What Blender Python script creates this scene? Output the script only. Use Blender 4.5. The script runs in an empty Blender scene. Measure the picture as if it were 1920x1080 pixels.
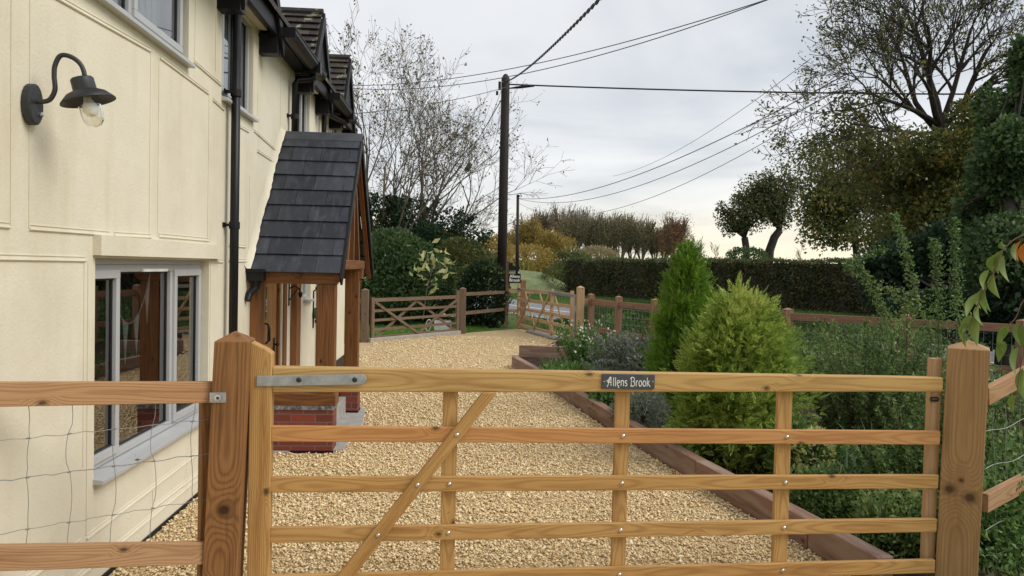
import bpy, math, random
import numpy as np
from mathutils import Vector, Matrix
random.seed(7); RNG = np.random.default_rng(7)
PI = math.pi; rad = math.radians
SC = bpy.context.scene; COL = SC.collection
# ------------------------------------------------------------------ camera
F = 1387.; CX, CY = 960., 540.
YAW, PIT, ROLL, H = rad(4.2), rad(1.59), rad(1.3), 1.8
def ray(px, py):
    u, v = px-CX, py-CY
    a = u*math.cos(ROLL)+v*math.sin(ROLL); b = -u*math.sin(ROLL)+v*math.cos(ROLL)
    x, y, z = a/F, 1., -b/F
    y, z = y*math.cos(PIT)+z*math.sin(PIT), -y*math.sin(PIT)+z*math.cos(PIT)
    return Vector((x*math.cos(YAW)+y*math.sin(YAW), -x*math.sin(YAW)+y*math.cos(YAW), z))
def onX(px, py, X): r = ray(px, py); t = X/r.x; return Vector((X, r.y*t, H+r.z*t))
def onY(px, py, Y): r = ray(px, py); t = Y/r.y; return Vector((r.x*t, Y, H+r.z*t))
def onZ(px, py, Z=0.): r = ray(px, py); t = (Z-H)/r.z; return Vector((r.x*t, r.y*t, Z))
cam = bpy.data.cameras.new('camera'); co = bpy.data.objects.new('camera', cam); COL.objects.link(co)
fw = ray(CX, CY).normalized(); rt = (ray(CX+100, CY)-ray(CX, CY)).normalized(); up = rt.cross(fw)
co.matrix_world = Matrix(((rt.x, up.x, -fw.x, 0), (rt.y, up.y, -fw.y, 0), (rt.z, up.z, -fw.z, H), (0, 0, 0, 1)))
cam.sensor_width = 36; cam.lens = F/1920*36; cam.clip_start = .05; cam.clip_end = 3000
SC.camera = co
# ------------------------------------------------------------------ sky, sun, exposure
SUN_EL, SUN_AZ = rad(44), rad(108)          # azimuth measured from +Y towards +X
w = bpy.data.worlds.new("World"); SC.world = w; w.use_nodes = True
nt = w.node_tree; nt.nodes.clear()
def N(nt, t, **k):
    n = nt.nodes.new(t)
    for a, b in k.items(): setattr(n, a, b)
    return n
def L(nt, a, b): nt.links.new(a, b)
def M_(nt, op, a, b=None, c=None):
    n = N(nt, 'ShaderNodeMath', operation=op)
    for i, v in enumerate((a, b, c)):
        if v is None: continue
        if isinstance(v, (int, float)): n.inputs[i].default_value = v
        else: L(nt, v, n.inputs[i])
    return n.outputs[0]
def RAMP(nt, fac, stops, interp='LINEAR'):
    n = N(nt, 'ShaderNodeValToRGB'); cr = n.color_ramp; cr.interpolation = interp
    while len(cr.elements) < len(stops): cr.elements.new(.5)
    for e, (p, c) in zip(cr.elements, stops): e.position = p; e.color = (*c, 1) if len(c) == 3 else c
    L(nt, fac, n.inputs[0]); return n.outputs[0]
def MIXC(nt, fac, a, b, mode='MIX'):
    n = N(nt, 'ShaderNodeMix', data_type='RGBA', blend_type=mode)
    for i, v in ((0, fac), (6, a), (7, b)):
        if isinstance(v, (int, float)): n.inputs[i].default_value = v
        elif isinstance(v, tuple): n.inputs[i].default_value = (*v, 1)
        else: L(nt, v, n.inputs[i])
    return n.outputs[2]
sky = N(nt, 'ShaderNodeTexSky', sky_type='NISHITA', sun_disc=False, sun_elevation=SUN_EL, sun_rotation=SUN_AZ)
tc = N(nt, 'ShaderNodeTexCoord'); sep = N(nt, 'ShaderNodeSeparateXYZ'); L(nt, tc.outputs['Generated'], sep.inputs[0])
sx, sy, sz = sep.outputs
den = M_(nt, 'ADD', M_(nt, 'MAXIMUM', sz, 0.), .12)
cmb = N(nt, 'ShaderNodeCombineXYZ'); L(nt, M_(nt, 'DIVIDE', sx, den), cmb.inputs[0]); L(nt, M_(nt, 'DIVIDE', sy, den), cmb.inputs[1])
no = N(nt, 'ShaderNodeTexNoise'); L(nt, cmb.outputs[0], no.inputs['Vector'])
no.inputs['Scale'].default_value = .75; no.inputs['Detail'].default_value = 7; no.inputs['Roughness'].default_value = .5; no.inputs['Distortion'].default_value = .5
cl = RAMP(nt, no.outputs[0], [(.34, (.63, .65, .675)), (.44, (.76, .775, .79)), (.52, (.865, .868, .872)), (.64, (.95, .945, .935))])
# pale yellow band low over the fields
band = RAMP(nt, sz, [(0., (1, 1, 1)), (.03, (.75,)*3), (.10, (.12,)*3), (.17, (0,)*3)])
azf = RAMP(nt, M_(nt, 'DIVIDE', sx, M_(nt, 'MAXIMUM', sy, .05)), [(0., (.25,)*3), (.15, (.55,)*3), (.40, (1,)*3), (.7, (.8,)*3)])
bf = M_(nt, 'MULTIPLY', band, azf)
cl = MIXC(nt, M_(nt, 'MULTIPLY', bf, .8), cl, (1.25, 1.05, .68))
cs = N(nt, 'ShaderNodeMix', data_type='RGBA', blend_type='ADD'); cs.inputs[0].default_value = .22
k = N(nt, 'ShaderNodeMix', data_type='RGBA', blend_type='MULTIPLY'); k.inputs[0].default_value = 1
L(nt, cl, k.inputs[6]); k.inputs[7].default_value = (8.3, 8.3, 8.3, 1)      # cloud deck, in the sky texture's own units
L(nt, k.outputs[2], cs.inputs[6]); L(nt, sky.outputs[0], cs.inputs[7])
bg = N(nt, 'ShaderNodeBackground'); L(nt, cs.outputs[2], bg.inputs[0]); bg.inputs[1].default_value = .066
L(nt, bg.outputs[0], N(nt, 'ShaderNodeOutputWorld').inputs[0])
sl = bpy.data.lights.new('sun', 'SUN'); sl.energy = 1.5; sl.angle = rad(35); sl.color = (1, .95, .86)
so = bpy.data.objects.new('sun', sl); COL.objects.link(so)
sd = Vector((math.sin(SUN_AZ)*math.cos(SUN_EL), math.cos(SUN_AZ)*math.cos(SUN_EL), math.sin(SUN_EL)))
so.rotation_euler = sd.to_track_quat('Z', 'Y').to_euler()
SC.view_settings.view_transform = 'Standard'; SC.view_settings.look = 'None'
SC.view_settings.exposure = .72; SC.view_settings.gamma = 1
SC.cycles.max_bounces = 6; SC.cycles.transparent_max_bounces = 8
# ------------------------------------------------------------------ materials
def mat_base(name):
    m = bpy.data.materials.new(name); m.use_nodes = True; t = m.node_tree; t.nodes.clear()
    o = N(t, 'ShaderNodeOutputMaterial'); b = N(t, 'ShaderNodeBsdfPrincipled'); L(t, b.outputs[0], o.inputs[0])
    return m, t, b
def bump(t, b, h, dist=.005, s=.6):
    n = N(t, 'ShaderNodeBump'); n.inputs['Strength'].default_value = s; n.inputs['Distance'].default_value = dist
    L(t, h, n.inputs['Height']); L(t, n.outputs[0], b.inputs['Normal'])
def noise(t, scale, vec=None, detail=4, rough=.55, dist=0):
    n = N(t, 'ShaderNodeTexNoise'); n.inputs['Scale'].default_value = scale; n.inputs['Detail'].default_value = detail
    n.inputs['Roughness'].default_value = rough; n.inputs['Distortion'].default_value = dist
    if vec is None:
        c = N(t, 'ShaderNodeNewGeometry'); vec = c.outputs['Position']
    L(t, vec, n.inputs['Vector']); return n.outputs[0]
def vscale(t, vec, s):
    n = N(t, 'ShaderNodeVectorMath', operation='MULTIPLY'); L(t, vec, n.inputs[0]); n.inputs[1].default_value = s; return n.outputs[0]
def simple(name, col, rough=.6, metal=0, var=.15, ns=8, bd=.0, spec=.5):
    m, t, b = mat_base(name); n = noise(t, ns)
    c = tuple(x*(1-var) for x in col); d = tuple(min(1, x*(1+var)) for x in col)
    L(t, RAMP(t, n, [(.3, c), (.7, d)]), b.inputs['Base Color']); b.inputs['Roughness'].default_value = rough; b.inputs['Metallic'].default_value = metal
    b.inputs['Specular IOR Level'].default_value = spec
    if bd: bump(t, b, noise(t, ns*6), bd)
    return m
def wood(name, light, dark, orange, ring=.010, amp=.05, fibre=.35, rough=.65, knot=1., wear=None, rc=.5, kn=(), kt=.90, straight=1.):
    m, t, b = mat_base(name)
    at = N(t, 'ShaderNodeAttribute', attribute_name='g'); s = N(t, 'ShaderNodeSeparateXYZ'); L(t, at.outputs['Vector'], s.inputs[0])
    l, a, c = s.outputs
    def n1(k, off, det=1.5):
        q = N(t, 'ShaderNodeCombineXYZ'); L(t, M_(t, 'ADD', M_(t, 'MULTIPLY', l, k), off), q.inputs[0]); q.inputs[1].default_value = off
        return noise(t, 1, q.outputs[0], det)
    y = M_(t, 'ADD', a, M_(t, 'MULTIPLY', M_(t, 'SUBTRACT', n1(1.1, 3.3), .5), amp*2.4))
    z = M_(t, 'ADD', M_(t, 'ADD', c, .045), M_(t, 'MULTIPLY', M_(t, 'SUBTRACT', n1(.9, 17.1), .5), amp*2.0))
    kv = N(t, 'ShaderNodeCombineXYZ'); L(t, M_(t, 'MULTIPLY', l, 5.), kv.inputs[0]); L(t, M_(t, 'MULTIPLY', a, 8.5), kv.inputs[1])
    vo = N(t, 'ShaderNodeTexVoronoi', voronoi_dimensions='2D'); vo.inputs['Scale'].default_value = 1; L(t, kv.outputs[0], vo.inputs['Vector'])
    kd = vo.outputs['Distance']; ks = N(t, 'ShaderNodeSeparateXYZ'); L(t, vo.outputs['Color'], ks.inputs[0])
    kd = M_(t, 'ADD', kd, M_(t, 'MULTIPLY', M_(t, 'LESS_THAN', ks.outputs[0], kt), 3.)); kd = M_(t, 'ADD', kd, M_(t, 'MULTIPLY', M_(t, 'SUBTRACT', noise(t, 1, vscale(t, at.outputs['Vector'], (60, 90, 60)), 2), .5), .06))
    kx = M_(t, 'MULTIPLY', M_(t, 'POWER', 2.718, M_(t, 'MULTIPLY', M_(t, 'MULTIPLY', kd, kd), -14.)), .03*knot)
    for (kl, ka, kr) in kn:
        dl = M_(t, 'MULTIPLY', M_(t, 'SUBTRACT', l, kl), .55); da = M_(t, 'SUBTRACT', a, ka); dd2 = M_(t, 'ADD', M_(t, 'MULTIPLY', dl, dl), M_(t, 'MULTIPLY', da, da))
        kx = M_(t, 'ADD', kx, M_(t, 'MULTIPLY', M_(t, 'POWER', 2.718, M_(t, 'MULTIPLY', dd2, -1/(kr*kr*6))), .035))
        dl2 = M_(t, 'MULTIPLY', dl, 1.9); kd = M_(t, 'MINIMUM', kd, M_(t, 'MULTIPLY', M_(t, 'SQRT', M_(t, 'ADD', M_(t, 'MULTIPLY', dl2, dl2), M_(t, 'MULTIPLY', da, da))), .085/kr))
    r = M_(t, 'SQRT', M_(t, 'ADD', M_(t, 'MULTIPLY', y, y), M_(t, 'MULTIPLY', z, z)))
    r = M_(t, 'ADD', r, kx)
    fn = noise(t, 1, vscale(t, at.outputs['Vector'], (3, 40, 40)), 3)
    r = M_(t, 'ADD', r, M_(t, 'MULTIPLY', fn, .004))
    ph = M_(t, 'SINE', M_(t, 'MULTIPLY', r, 2*PI/ring))
    rr = M_(t, 'POWER', M_(t, 'ADD', M_(t, 'MULTIPLY', ph, .5), .5), 2.2)
    fib = noise(t, 1, vscale(t, at.outputs['Vector'], (5, 260, 260)), 3)
    blot = noise(t, 1, vscale(t, at.outputs['Vector'], (1.6, 22, 22)), 4, .6)
    hue = noise(t, 1, vscale(t, at.outputs['Vector'], (.13, 0, 0)), 0)
    base = MIXC(t, RAMP(t, hue, [(.42, (0,)*3), (.62, (1,)*3)]), light, orange)
    cc = MIXC(t, M_(t, 'MULTIPLY', rr, rc), base, dark)
    cc = MIXC(t, M_(t, 'MULTIPLY', fib, fibre), cc, dark)
    cc = MIXC(t, RAMP(t, blot, [(.48, (0,)*3), (.72, (.7,)*3)]), cc, dark)
    kk = RAMP(t, kd, [(.05, (.95,)*3), (.085, (.5,)*3), (.17, (0,)*3)])
    cc = MIXC(t, M_(t, 'MULTIPLY', kk, min(1, knot)), cc, tuple(x*.35 for x in dark))
    if wear: cc = MIXC(t, RAMP(t, noise(t, 1, vscale(t, at.outputs['Vector'], (2, 14, 14)), 5), [(.45, (0,)*3), (.65, (.8,)*3)]), cc, wear)
    L(t, cc, b.inputs['Base Color']); b.inputs['Roughness'].default_value = rough; b.inputs['Specular IOR Level'].default_value = .3
    bump(t, b, M_(t, 'ADD', M_(t, 'MULTIPLY', rr, -.5), fib), .0015, .7)
    return m
def leafm(name, cols, trans=.42, rough=.5, spec=.4):
    m = bpy.data.materials.new(name); m.use_nodes = True; t = m.node_tree; t.nodes.clear()
    o = N(t, 'ShaderNodeOutputMaterial'); b = N(t, 'ShaderNodeBsdfPrincipled')
    g = N(t, 'ShaderNodeNewGeometry'); n = noise(t, 1.7, g.outputs['Position'], 2)
    f = M_(t, 'ADD', M_(t, 'MULTIPLY', g.outputs['Random Per Island'], .62), M_(t, 'MULTIPLY', M_(t, 'SUBTRACT', n, .31), 1.))
    k = len(cols); c = RAMP(t, f, [(i/(k-1)*.9+.05, q) for i, q in enumerate(cols)])
    L(t, c, b.inputs['Base Color']); b.inputs['Roughness'].default_value = rough; b.inputs['Specular IOR Level'].default_value = spec
    tr = N(t, 'ShaderNodeBsdfTranslucent'); L(t, c, tr.inputs[0]); mx = N(t, 'ShaderNodeMixShader'); mx.inputs[0].default_value = trans
    L(t, b.outputs[0], mx.inputs[1]); L(t, tr.outputs[0], mx.inputs[2]); L(t, mx.outputs[0], o.inputs[0]); return m
def glassm(name, refl=.5, tint=(.8, .85, .85)):
    m = bpy.data.materials.new(name); m.use_nodes = True; t = m.node_tree; t.nodes.clear()
    o = N(t, 'ShaderNodeOutputMaterial'); tr = N(t, 'ShaderNodeBsdfTransparent'); tr.inputs[0].default_value = (*tint, 1)
    gl = N(t, 'ShaderNodeBsdfGlossy'); gl.inputs['Roughness'].default_value = .01; gl.inputs[0].default_value = (1, 1, 1, 1)
    lw = N(t, 'ShaderNodeLayerWeight'); lw.inputs[0].default_value = refl
    mx = N(t, 'ShaderNodeMixShader'); L(t, M_(t, 'MINIMUM', M_(t, 'ADD', lw.outputs['Fresnel'], .12), 1.), mx.inputs[0]); L(t, tr.outputs[0], mx.inputs[1]); L(t, gl.outputs[0], mx.inputs[2]); L(t, mx.outputs[0], o.inputs[0]); return m
MT = {}
MT['gate'] = wood('pine', (.53, .33, .125), (.27, .125, .035), (.52, .31, .11), ring=.0085, knot=1)
MT['gateorange'] = wood('orange_pine', (.57, .30, .12), (.33, .14, .045), (.56, .29, .11), ring=.0085)
MT['gatetop'] = wood('top_pine', (.56, .38, .16), (.30, .16, .055), (.56, .36, .13), knot=1)
MT['post'] = wood('post_pine', (.36, .185, .072), (.085, .032, .011), (.36, .175, .06), ring=.0060, amp=.016, fibre=.7, rc=.5, kt=1.1, kn=((.62, .005, .028), (.25, -.05, .01)))
MT['postR'] = wood('weathered_post_pine', (.47, .30, .145), (.20, .105, .045), (.46, .28, .12), ring=.0065, amp=.018, fibre=.7, rc=.42, kt=1.1, kn=((.60, -.055, .026), (.57, .045, .028), (.66, .0, .012)))
MT['rail'] = wood('rail_pine', (.42, .26, .14), (.23, .115, .05), (.45, .25, .12), fibre=.3)
MT['old'] = wood('old_timber', (.22, .155, .105), (.10, .065, .042), (.22, .13, .09), fibre=.4)
MT['fence'] = wood('red_timber', (.34, .20, .125), (.17, .08, .045), (.36, .20, .12), fibre=.4)
MT['newgate'] = wood('new_timber', (.55, .38, .22), (.33, .19, .09), (.55, .36, .20))
MT['oak'] = wood('stained_oak', (.23, .10, .035), (.07, .026, .010), (.28, .115, .035), ring=.02, fibre=.5, rough=.45)
MT['door'] = wood('oak_door', (.36, .19, .075), (.17, .075, .025), (.38, .19, .07), ring=.02, rough=.4)
MT['sleeper'] = wood('sleeper_timber', (.30, .185, .135), (.14, .07, .048), (.31, .18, .125), fibre=.5, wear=(.32, .24, .19))
MT['polewood'] = wood('creosoted_pole', (.028, .020, .018), (.012, .009, .008), (.028, .019, .016), knot=0)
# cream render
m, t, b = mat_base('cream_render'); g = N(t, 'ShaderNodeNewGeometry').outputs['Position']
c = RAMP(t, noise(t, 1.3, g, 6, .6), [(.3, (.62, .57, .445)), (.5, (.68, .635, .51)), (.7, (.72, .68, .555))])
st = noise(t, 1, vscale(t, g, (3, 5, .7)), 5, .6)
c = MIXC(t, RAMP(t, st, [(.52, (0,)*3), (.8, (.35,)*3)]), c, (.50, .41, .26))
L(t, c, b.inputs['Base Color']); b.inputs['Roughness'].default_value = .75; b.inputs['Specular IOR Level'].default_value = .25
bump(t, b, M_(t, 'ADD', M_(t, 'MULTIPLY', noise(t, 5, g, 5), 2.2), noise(t, 60, g, 4)), .007, .35); MT['wall'] = m
# gravel sheet
m, t, b = mat_base('gravel'); g = N(t, 'ShaderNodeNewGeometry').outputs['Position']
vo = N(t, 'ShaderNodeTexVoronoi'); vo.inputs['Scale'].default_value = 58; L(t, g, vo.inputs['Vector'])
c = RAMP(t, vo.outputs['Color'], [(.1, (.42, .28, .13)), (.4, (.62, .45, .23)), (.65, (.72, .55, .30)), (.9, (.80, .66, .41))])
c = MIXC(t, RAMP(t, noise(t, .8, g, 4), [(.35, (0,)*3), (.7, (.3,)*3)]), c, (.46, .34, .18))
L(t, c, b.inputs['Base Color']); b.inputs['Roughness'].default_value = .85
bump(t, b, RAMP(t, vo.outputs['Distance'], [(0, (1,)*3), (.75, (0,)*3)]), .02, 1); MT['gravel'] = m
m, t, b = mat_base('stone'); gg = N(t, 'ShaderNodeNewGeometry')
c = RAMP(t, gg.outputs['Random Per Island'], [(0, (.46, .32, .15)), (.10, (.66, .48, .25)), (.5, (.76, .59, .34)), (.85, (.83, .68, .42)), (1, (.87, .77, .55))])
L(t, c, b.inputs['Base Color']); b.inputs['Roughness'].default_value = .85; MT['stone'] = m
def ground_mat(name, stops, ns=3, bd=.03):
    m, t, b = mat_base(name); g = N(t, 'ShaderNodeNewGeometry').outputs['Position']
    f = M_(t, 'ADD', M_(t, 'MULTIPLY', noise(t, ns, g, 8, .65), .6), M_(t, 'MULTIPLY', noise(t, ns*15, g, 4, .7), .4))
    L(t, RAMP(t, f, stops), b.inputs['Base Color']); b.inputs['Roughness'].default_value = .95; b.inputs['Specular IOR Level'].default_value = .1
    bump(t, b, f, bd, 1); return m
MT['grassg'] = ground_mat('verge_turf', [(.35, (.045, .07, .02)), (.5, (.08, .13, .035)), (.65, (.12, .17, .05))])
MT['lawn'] = ground_mat('lawn_turf', [(.35, (.07, .14, .02)), (.5, (.11, .22, .035)), (.65, (.15, .28, .05))])
MT['bank'] = ground_mat('bank_turf', [(.38, (.10, .15, .06)), (.5, (.17, .21, .10)), (.62, (.27, .26, .15))], 1.5, .1)
MT['soil'] = ground_mat('dark_soil', [(.35, (.018, .012, .008)), (.5, (.04, .028, .019)), (.65, (.075, .055, .038))], 6)
MT['field'] = ground_mat('crop', [(.35, (.06, .12, .03)), (.65, (.10, .19, .05))], .5)
m, t, b = mat_base('asphalt'); g = N(t, 'ShaderNodeNewGeometry').outputs['Position']
L(t, RAMP(t, noise(t, 2, g, 8, .7), [(.3, (.13, .135, .145)), (.7, (.20, .205, .215))]), b.inputs['Base Color']); b.inputs['Roughness'].default_value = .8; MT['road'] = m
MT['white'] = simple('white_paint', (.75, .75, .73), .6)
MT['whitecloth'] = simple('white_cloth', (.78, .78, .78), .8)
MT['concrete'] = simple('concrete', (.36, .33, .28), .85, bd=.004, ns=12)
MT['pave'] = simple('grey_paving', (.33, .32, .30), .8, bd=.003, ns=12)
MT['upvc'] = simple('grey_upvc', (.42, .43, .44), .35, var=.03)
MT['gasket'] = simple('black_rubber', (.015, .016, .018), .4)
MT['black'] = simple('black_plastic', (.006, .006, .008), .42, var=.2, spec=.3)
MT['blackpaint'] = simple('black_paint', (.008, .0075, .009), .5, spec=.25)
MT['lampmetal'] = simple('lamp_metal', (.035, .037, .042), .45, metal=.3)
MT['galv'] = simple('galvanised_steel', (.40, .43, .47), .42, metal=.75, var=.22, ns=22)
MT['wire'] = simple('galvanised_wire', (.30, .31, .31), .5, metal=.6)
MT['cable'] = simple('black_cable', (.018, .018, .02), .6)
MT['thincable'] = simple('grey_cable', (.10, .10, .11), .6)
MT['bolt'] = simple('steel_bolt', (.62, .62, .62), .25, metal=1)
MT['bolthole'] = simple('dark_bolt', (.05, .05, .055), .4, metal=.6)
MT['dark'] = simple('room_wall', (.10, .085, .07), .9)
MT['curtain'] = simple('white_blind', (.70, .72, .72), .9, var=.05)
MT['bulb'] = simple('white_bulb', (.85, .83, .78), .3)
MT['glass'] = glassm('window_glass', .46); MT['glassup'] = glassm('upper_glass', .45)
MT['lampglass'] = glassm('lamp_glass', .12, (.94, .94, .90))
MT['lead'] = simple('lead_ridge', (.045, .05, .06), .5, var=.3, ns=6)
MT['slate'] = None
m, t, b = mat_base('slate'); gg = N(t, 'ShaderNodeNewGeometry')
c = RAMP(t, gg.outputs['Random Per Island'], [(0, (.020, .023, .032)), (1, (.042, .047, .062))])
c = MIXC(t, RAMP(t, noise(t, 1, vscale(t, gg.outputs['Position'], (14, 5, 5)), 6, .7), [(.48, (0,)*3), (.72, (.30,)*3)]), c, (.15, .16, .18))
L(t, c, b.inputs['Base Color']); b.inputs['Roughness'].default_value = .45; b.inputs['Specular IOR Level'].default_value = .3; bump(t, b, noise(t, 30), .003); MT['slate'] = m
m, t, b = mat_base('old_tile'); gg = N(t, 'ShaderNodeNewGeometry')
c = RAMP(t, gg.outputs['Random Per Island'], [(0, (.022, .018, .018)), (.6, (.042, .033, .031)), (1, (.07, .055, .045))])
c = MIXC(t, RAMP(t, noise(t, 7, None, 3), [(.60, (0,)*3), (.66, (.75,)*3)]), c, (.30, .30, .22))
c = MIXC(t, RAMP(t, noise(t, 3.2, None, 3), [(.58, (0,)*3), (.7, (.5,)*3)]), c, (.10, .11, .035))
L(t, c, b.inputs['Base Color']); b.inputs['Roughness'].default_value = .8; bump(t, b, noise(t, 40), .006); MT['tile'] = m
m, t, b = mat_base('red_brick'); tcn = N(t, 'ShaderNodeNewGeometry'); br = N(t, 'ShaderNodeTexBrick')
sp = N(t, 'ShaderNodeSeparateXYZ'); L(t, tcn.outputs['Position'], sp.inputs[0]); cb = N(t, 'ShaderNodeCombineXYZ')
L(t, M_(t, 'ADD', sp.outputs[0], sp.outputs[1]), cb.inputs[0]); L(t, sp.outputs[2], cb.inputs[1]); L(t, cb.outputs[0], br.inputs['Vector'])
for kk, vv in (('Scale', 1), ('Brick Width', .225), ('Row Height', .075), ('Mortar Size', .006), ('Mortar Smooth', .1), ('Bias', -.1)): br.inputs[kk].default_value = vv
br.inputs['Color1'].default_value = (.27, .05, .03, 1); br.inputs['Color2'].default_value = (.13, .03, .022, 1); br.inputs['Mortar'].default_value = (.19, .13, .10, 1)
L(t, MIXC(t, M_(t, 'MULTIPLY', noise(t, 9), .4), br.outputs[0], (.12, .04, .03)), b.inputs['Base Color']); b.inputs['Roughness'].default_value = .8
bump(t, b, M_(t, 'SUBTRACT', 1, br.outputs['Fac']), .006, .8); MT['brick'] = m
MT['dpc'] = simple('chipped_course', (.16, .16, .165), .8, var=.9, ns=28)
MT['bark'] = simple('grey_bark', (.12, .10, .08), .9, var=.4, ns=10, bd=.01)
MT['barkdk'] = simple('dark_bark', (.035, .028, .022), .9, var=.4, ns=6, bd=.01)
MT['barkg'] = simple('mossy_bark', (.16, .15, .10), .9, var=.4, ns=4, bd=.01)
MT['twig'] = simple('red_twig', (.12, .06, .045), .8)
# ------------------------------------------------------------------ mesh helpers
ORG = {}
def finish(name, me, mt, parent=None, smooth=False, bevel=0):
    o = bpy.data.objects.new(name, me); COL.objects.link(o)
    if mt is not None: me.materials.append(MT[mt] if isinstance(mt, str) else mt)
    if smooth: me.polygons.foreach_set('use_smooth', [True]*len(me.polygons))
    if parent is not None: o.parent = parent
    if bevel:
        bm = o.modifiers.new('bevel', 'BEVEL'); bm.width = bevel; bm.segments = 2; bm.limit_method = 'ANGLE'
    return o
def worldorg(p):
    v = Vector((0, 0, 0))
    while p is not None: v += ORG.get(p.name, Vector((0, 0, 0))); p = p.parent
    return v
class MB:
    def __init__(s): s.v = []; s.f = []; s.g = []
    def add(s, vs, fs, gs=None):
        n = len(s.v); s.v += [tuple(x) for x in vs]; s.f += [tuple(i+n for i in q) for q in fs]
        s.g += [tuple(x) for x in (gs if gs is not None else vs)]; return s
    def box(s, x0, x1, y0, y1, z0, z1, ax=None):
        vs = [(x, y, z) for x in (x0, x1) for y in (y0, y1) for z in (z0, z1)]
        d = (abs(x1-x0), abs(y1-y0), abs(z1-z0)); ax = ax if ax is not None else d.index(max(d))
        cx = ((x0+x1)/2, (y0+y1)/2, (z0+z1)/2); sd = random.random()*40; o = [i for i in range(3) if i != ax]
        gs = [(v[ax]+sd, v[o[0]]-cx[o[0]], v[o[1]]-cx[o[1]]) for v in vs]
        return s.add(vs, [(0, 1, 3, 2), (4, 6, 7, 5), (0, 4, 5, 1), (2, 3, 7, 6), (0, 2, 6, 4), (1, 5, 7, 3)], gs)
    def board(s, p0, p1, w, t, upv=(0, 0, 1), w1=None):
        p0, p1 = Vector(p0), Vector(p1); d = (p1-p0).normalized(); u = Vector(upv); u = (u-d*u.dot(d)).normalized(); n = d.cross(u)
        vs = []; gs = []; sd = random.random()*40; Ln = (p1-p0).length; w1 = w1 if w1 is not None else w
        for p, l, ww in ((p0, 0, w), (p1, Ln, w1)):
            for a, b in ((-1, -1), (1, -1), (1, 1), (-1, 1)):
                vs.append(p+u*a*ww/2+n*b*t/2); gs.append((l+sd, a*ww/2, b*t/2))
        return s.add(vs, [(3, 2, 1, 0), (4, 5, 6, 7), (0, 1, 5, 4), (1, 2, 6, 5), (2, 3, 7, 6), (3, 0, 4, 7)], gs)
    def tube(s, pts, r, n=8, caps=True):
        pts = [Vector(p) for p in pts]; rs = r if isinstance(r, (list, tuple)) else [r]*len(pts)
        vs = []; ref = None
        for i, p in enumerate(pts):
            d = (pts[min(i+1, len(pts)-1)]-pts[max(i-1, 0)]).normalized()
            if ref is None: ref = d.orthogonal().normalized()
            ref = (ref-d*ref.dot(d)); ref = ref.normalized() if ref.length > 1e-6 else d.orthogonal().normalized()
            q = d.cross(ref)
            for k in range(n):
                a = 2*PI*k/n; vs.append(p+(ref*math.cos(a)+q*math.sin(a))*rs[i])
        fs = [(i*n+k, i*n+(k+1) % n, (i+1)*n+(k+1) % n, (i+1)*n+k) for i in range(len(pts)-1) for k in range(n)]
        if caps: fs += [tuple(range(n))[::-1], tuple((len(pts)-1)*n+k for k in range(n))]
        return s.add(vs, fs)
    def lathe(s, prof, o, axis=(0, 0, 1), n=24):
        o = Vector(o); ax = Vector(axis).normalized(); u = ax.orthogonal().normalized(); q = ax.cross(u); vs = []
        for r, z in prof:
            for k in range(n):
                a = 2*PI*k/n; vs.append(o+ax*z+(u*math.cos(a)+q*math.sin(a))*max(r, 1e-4))
        fs = [(i*n+k, i*n+(k+1) % n, (i+1)*n+(k+1) % n, (i+1)*n+k) for i in range(len(prof)-1) for k in range(n)]
        return s.add(vs, fs)
    def prism(s, poly, ext, grain=None):
        n = len(poly); e = Vector(ext); vs = [Vector(p) for p in poly]+[Vector(p)+e for p in poly]
        fs = [tuple(range(n))[::-1], tuple(range(n, 2*n))]+[(i, (i+1) % n, n+(i+1) % n, n+i) for i in range(n)]
        gs = None
        if grain:
            g = Vector(grain); c = sum(vs, Vector())/len(vs); u = g.orthogonal().normalized(); q = g.cross(u); sd = random.random()*40
            gs = [((v-c).dot(g)+sd, (v-c).dot(u), (v-c).dot(q)) for v in vs]
        return s.add(vs, fs, gs)
    def build(s, name, mt, parent=None, smooth=False, bevel=0):
        o = worldorg(parent); me = bpy.data.meshes.new(name)
        me.from_pydata([(v[0]-o.x, v[1]-o.y, v[2]-o.z) for v in s.v], [], s.f); me.update()
        at = me.attributes.new('g', 'FLOAT_VECTOR', 'POINT'); at.data.foreach_set('vector', np.array(s.g, dtype=np.float32).ravel())
        return finish(name, me, mt, parent, smooth, bevel)
def tag(o, label, cat, group=None):
    o['label'] = label; o['category'] = cat
    if group: o['group'] = group
    return o
def thing(name, label, cat, loc, group=None):
    o = bpy.data.objects.new(name, None); COL.objects.link(o); o.location = loc; o.empty_display_size = .2
    ORG[o.name] = Vector(loc); return tag(o, label, cat, group)
def struct(o, kind='structure'): o['kind'] = kind; return o
def npmesh(name, V, Fq, mt, parent=None, smooth=False, o=None):
    me = bpy.data.meshes.new(name); V = np.asarray(V, dtype=np.float32).reshape(-1, 3); Fq = np.asarray(Fq, dtype=np.int32); k = Fq.shape[1]
    org = worldorg(parent); V = V-np.array(org[:], dtype=np.float32)
    me.vertices.add(len(V)); me.vertices.foreach_set('co', V.ravel()); me.loops.add(Fq.size); me.loops.foreach_set('vertex_index', Fq.ravel())
    me.polygons.add(len(Fq)); me.polygons.foreach_set('loop_start', np.arange(0, Fq.size, k, dtype=np.int32))
    me.update(calc_edges=True)
    return finish(name, me, mt, parent, smooth)
def unit(a): return a/np.maximum(np.linalg.norm(a, axis=1, keepdims=True), 1e-9)
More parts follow.
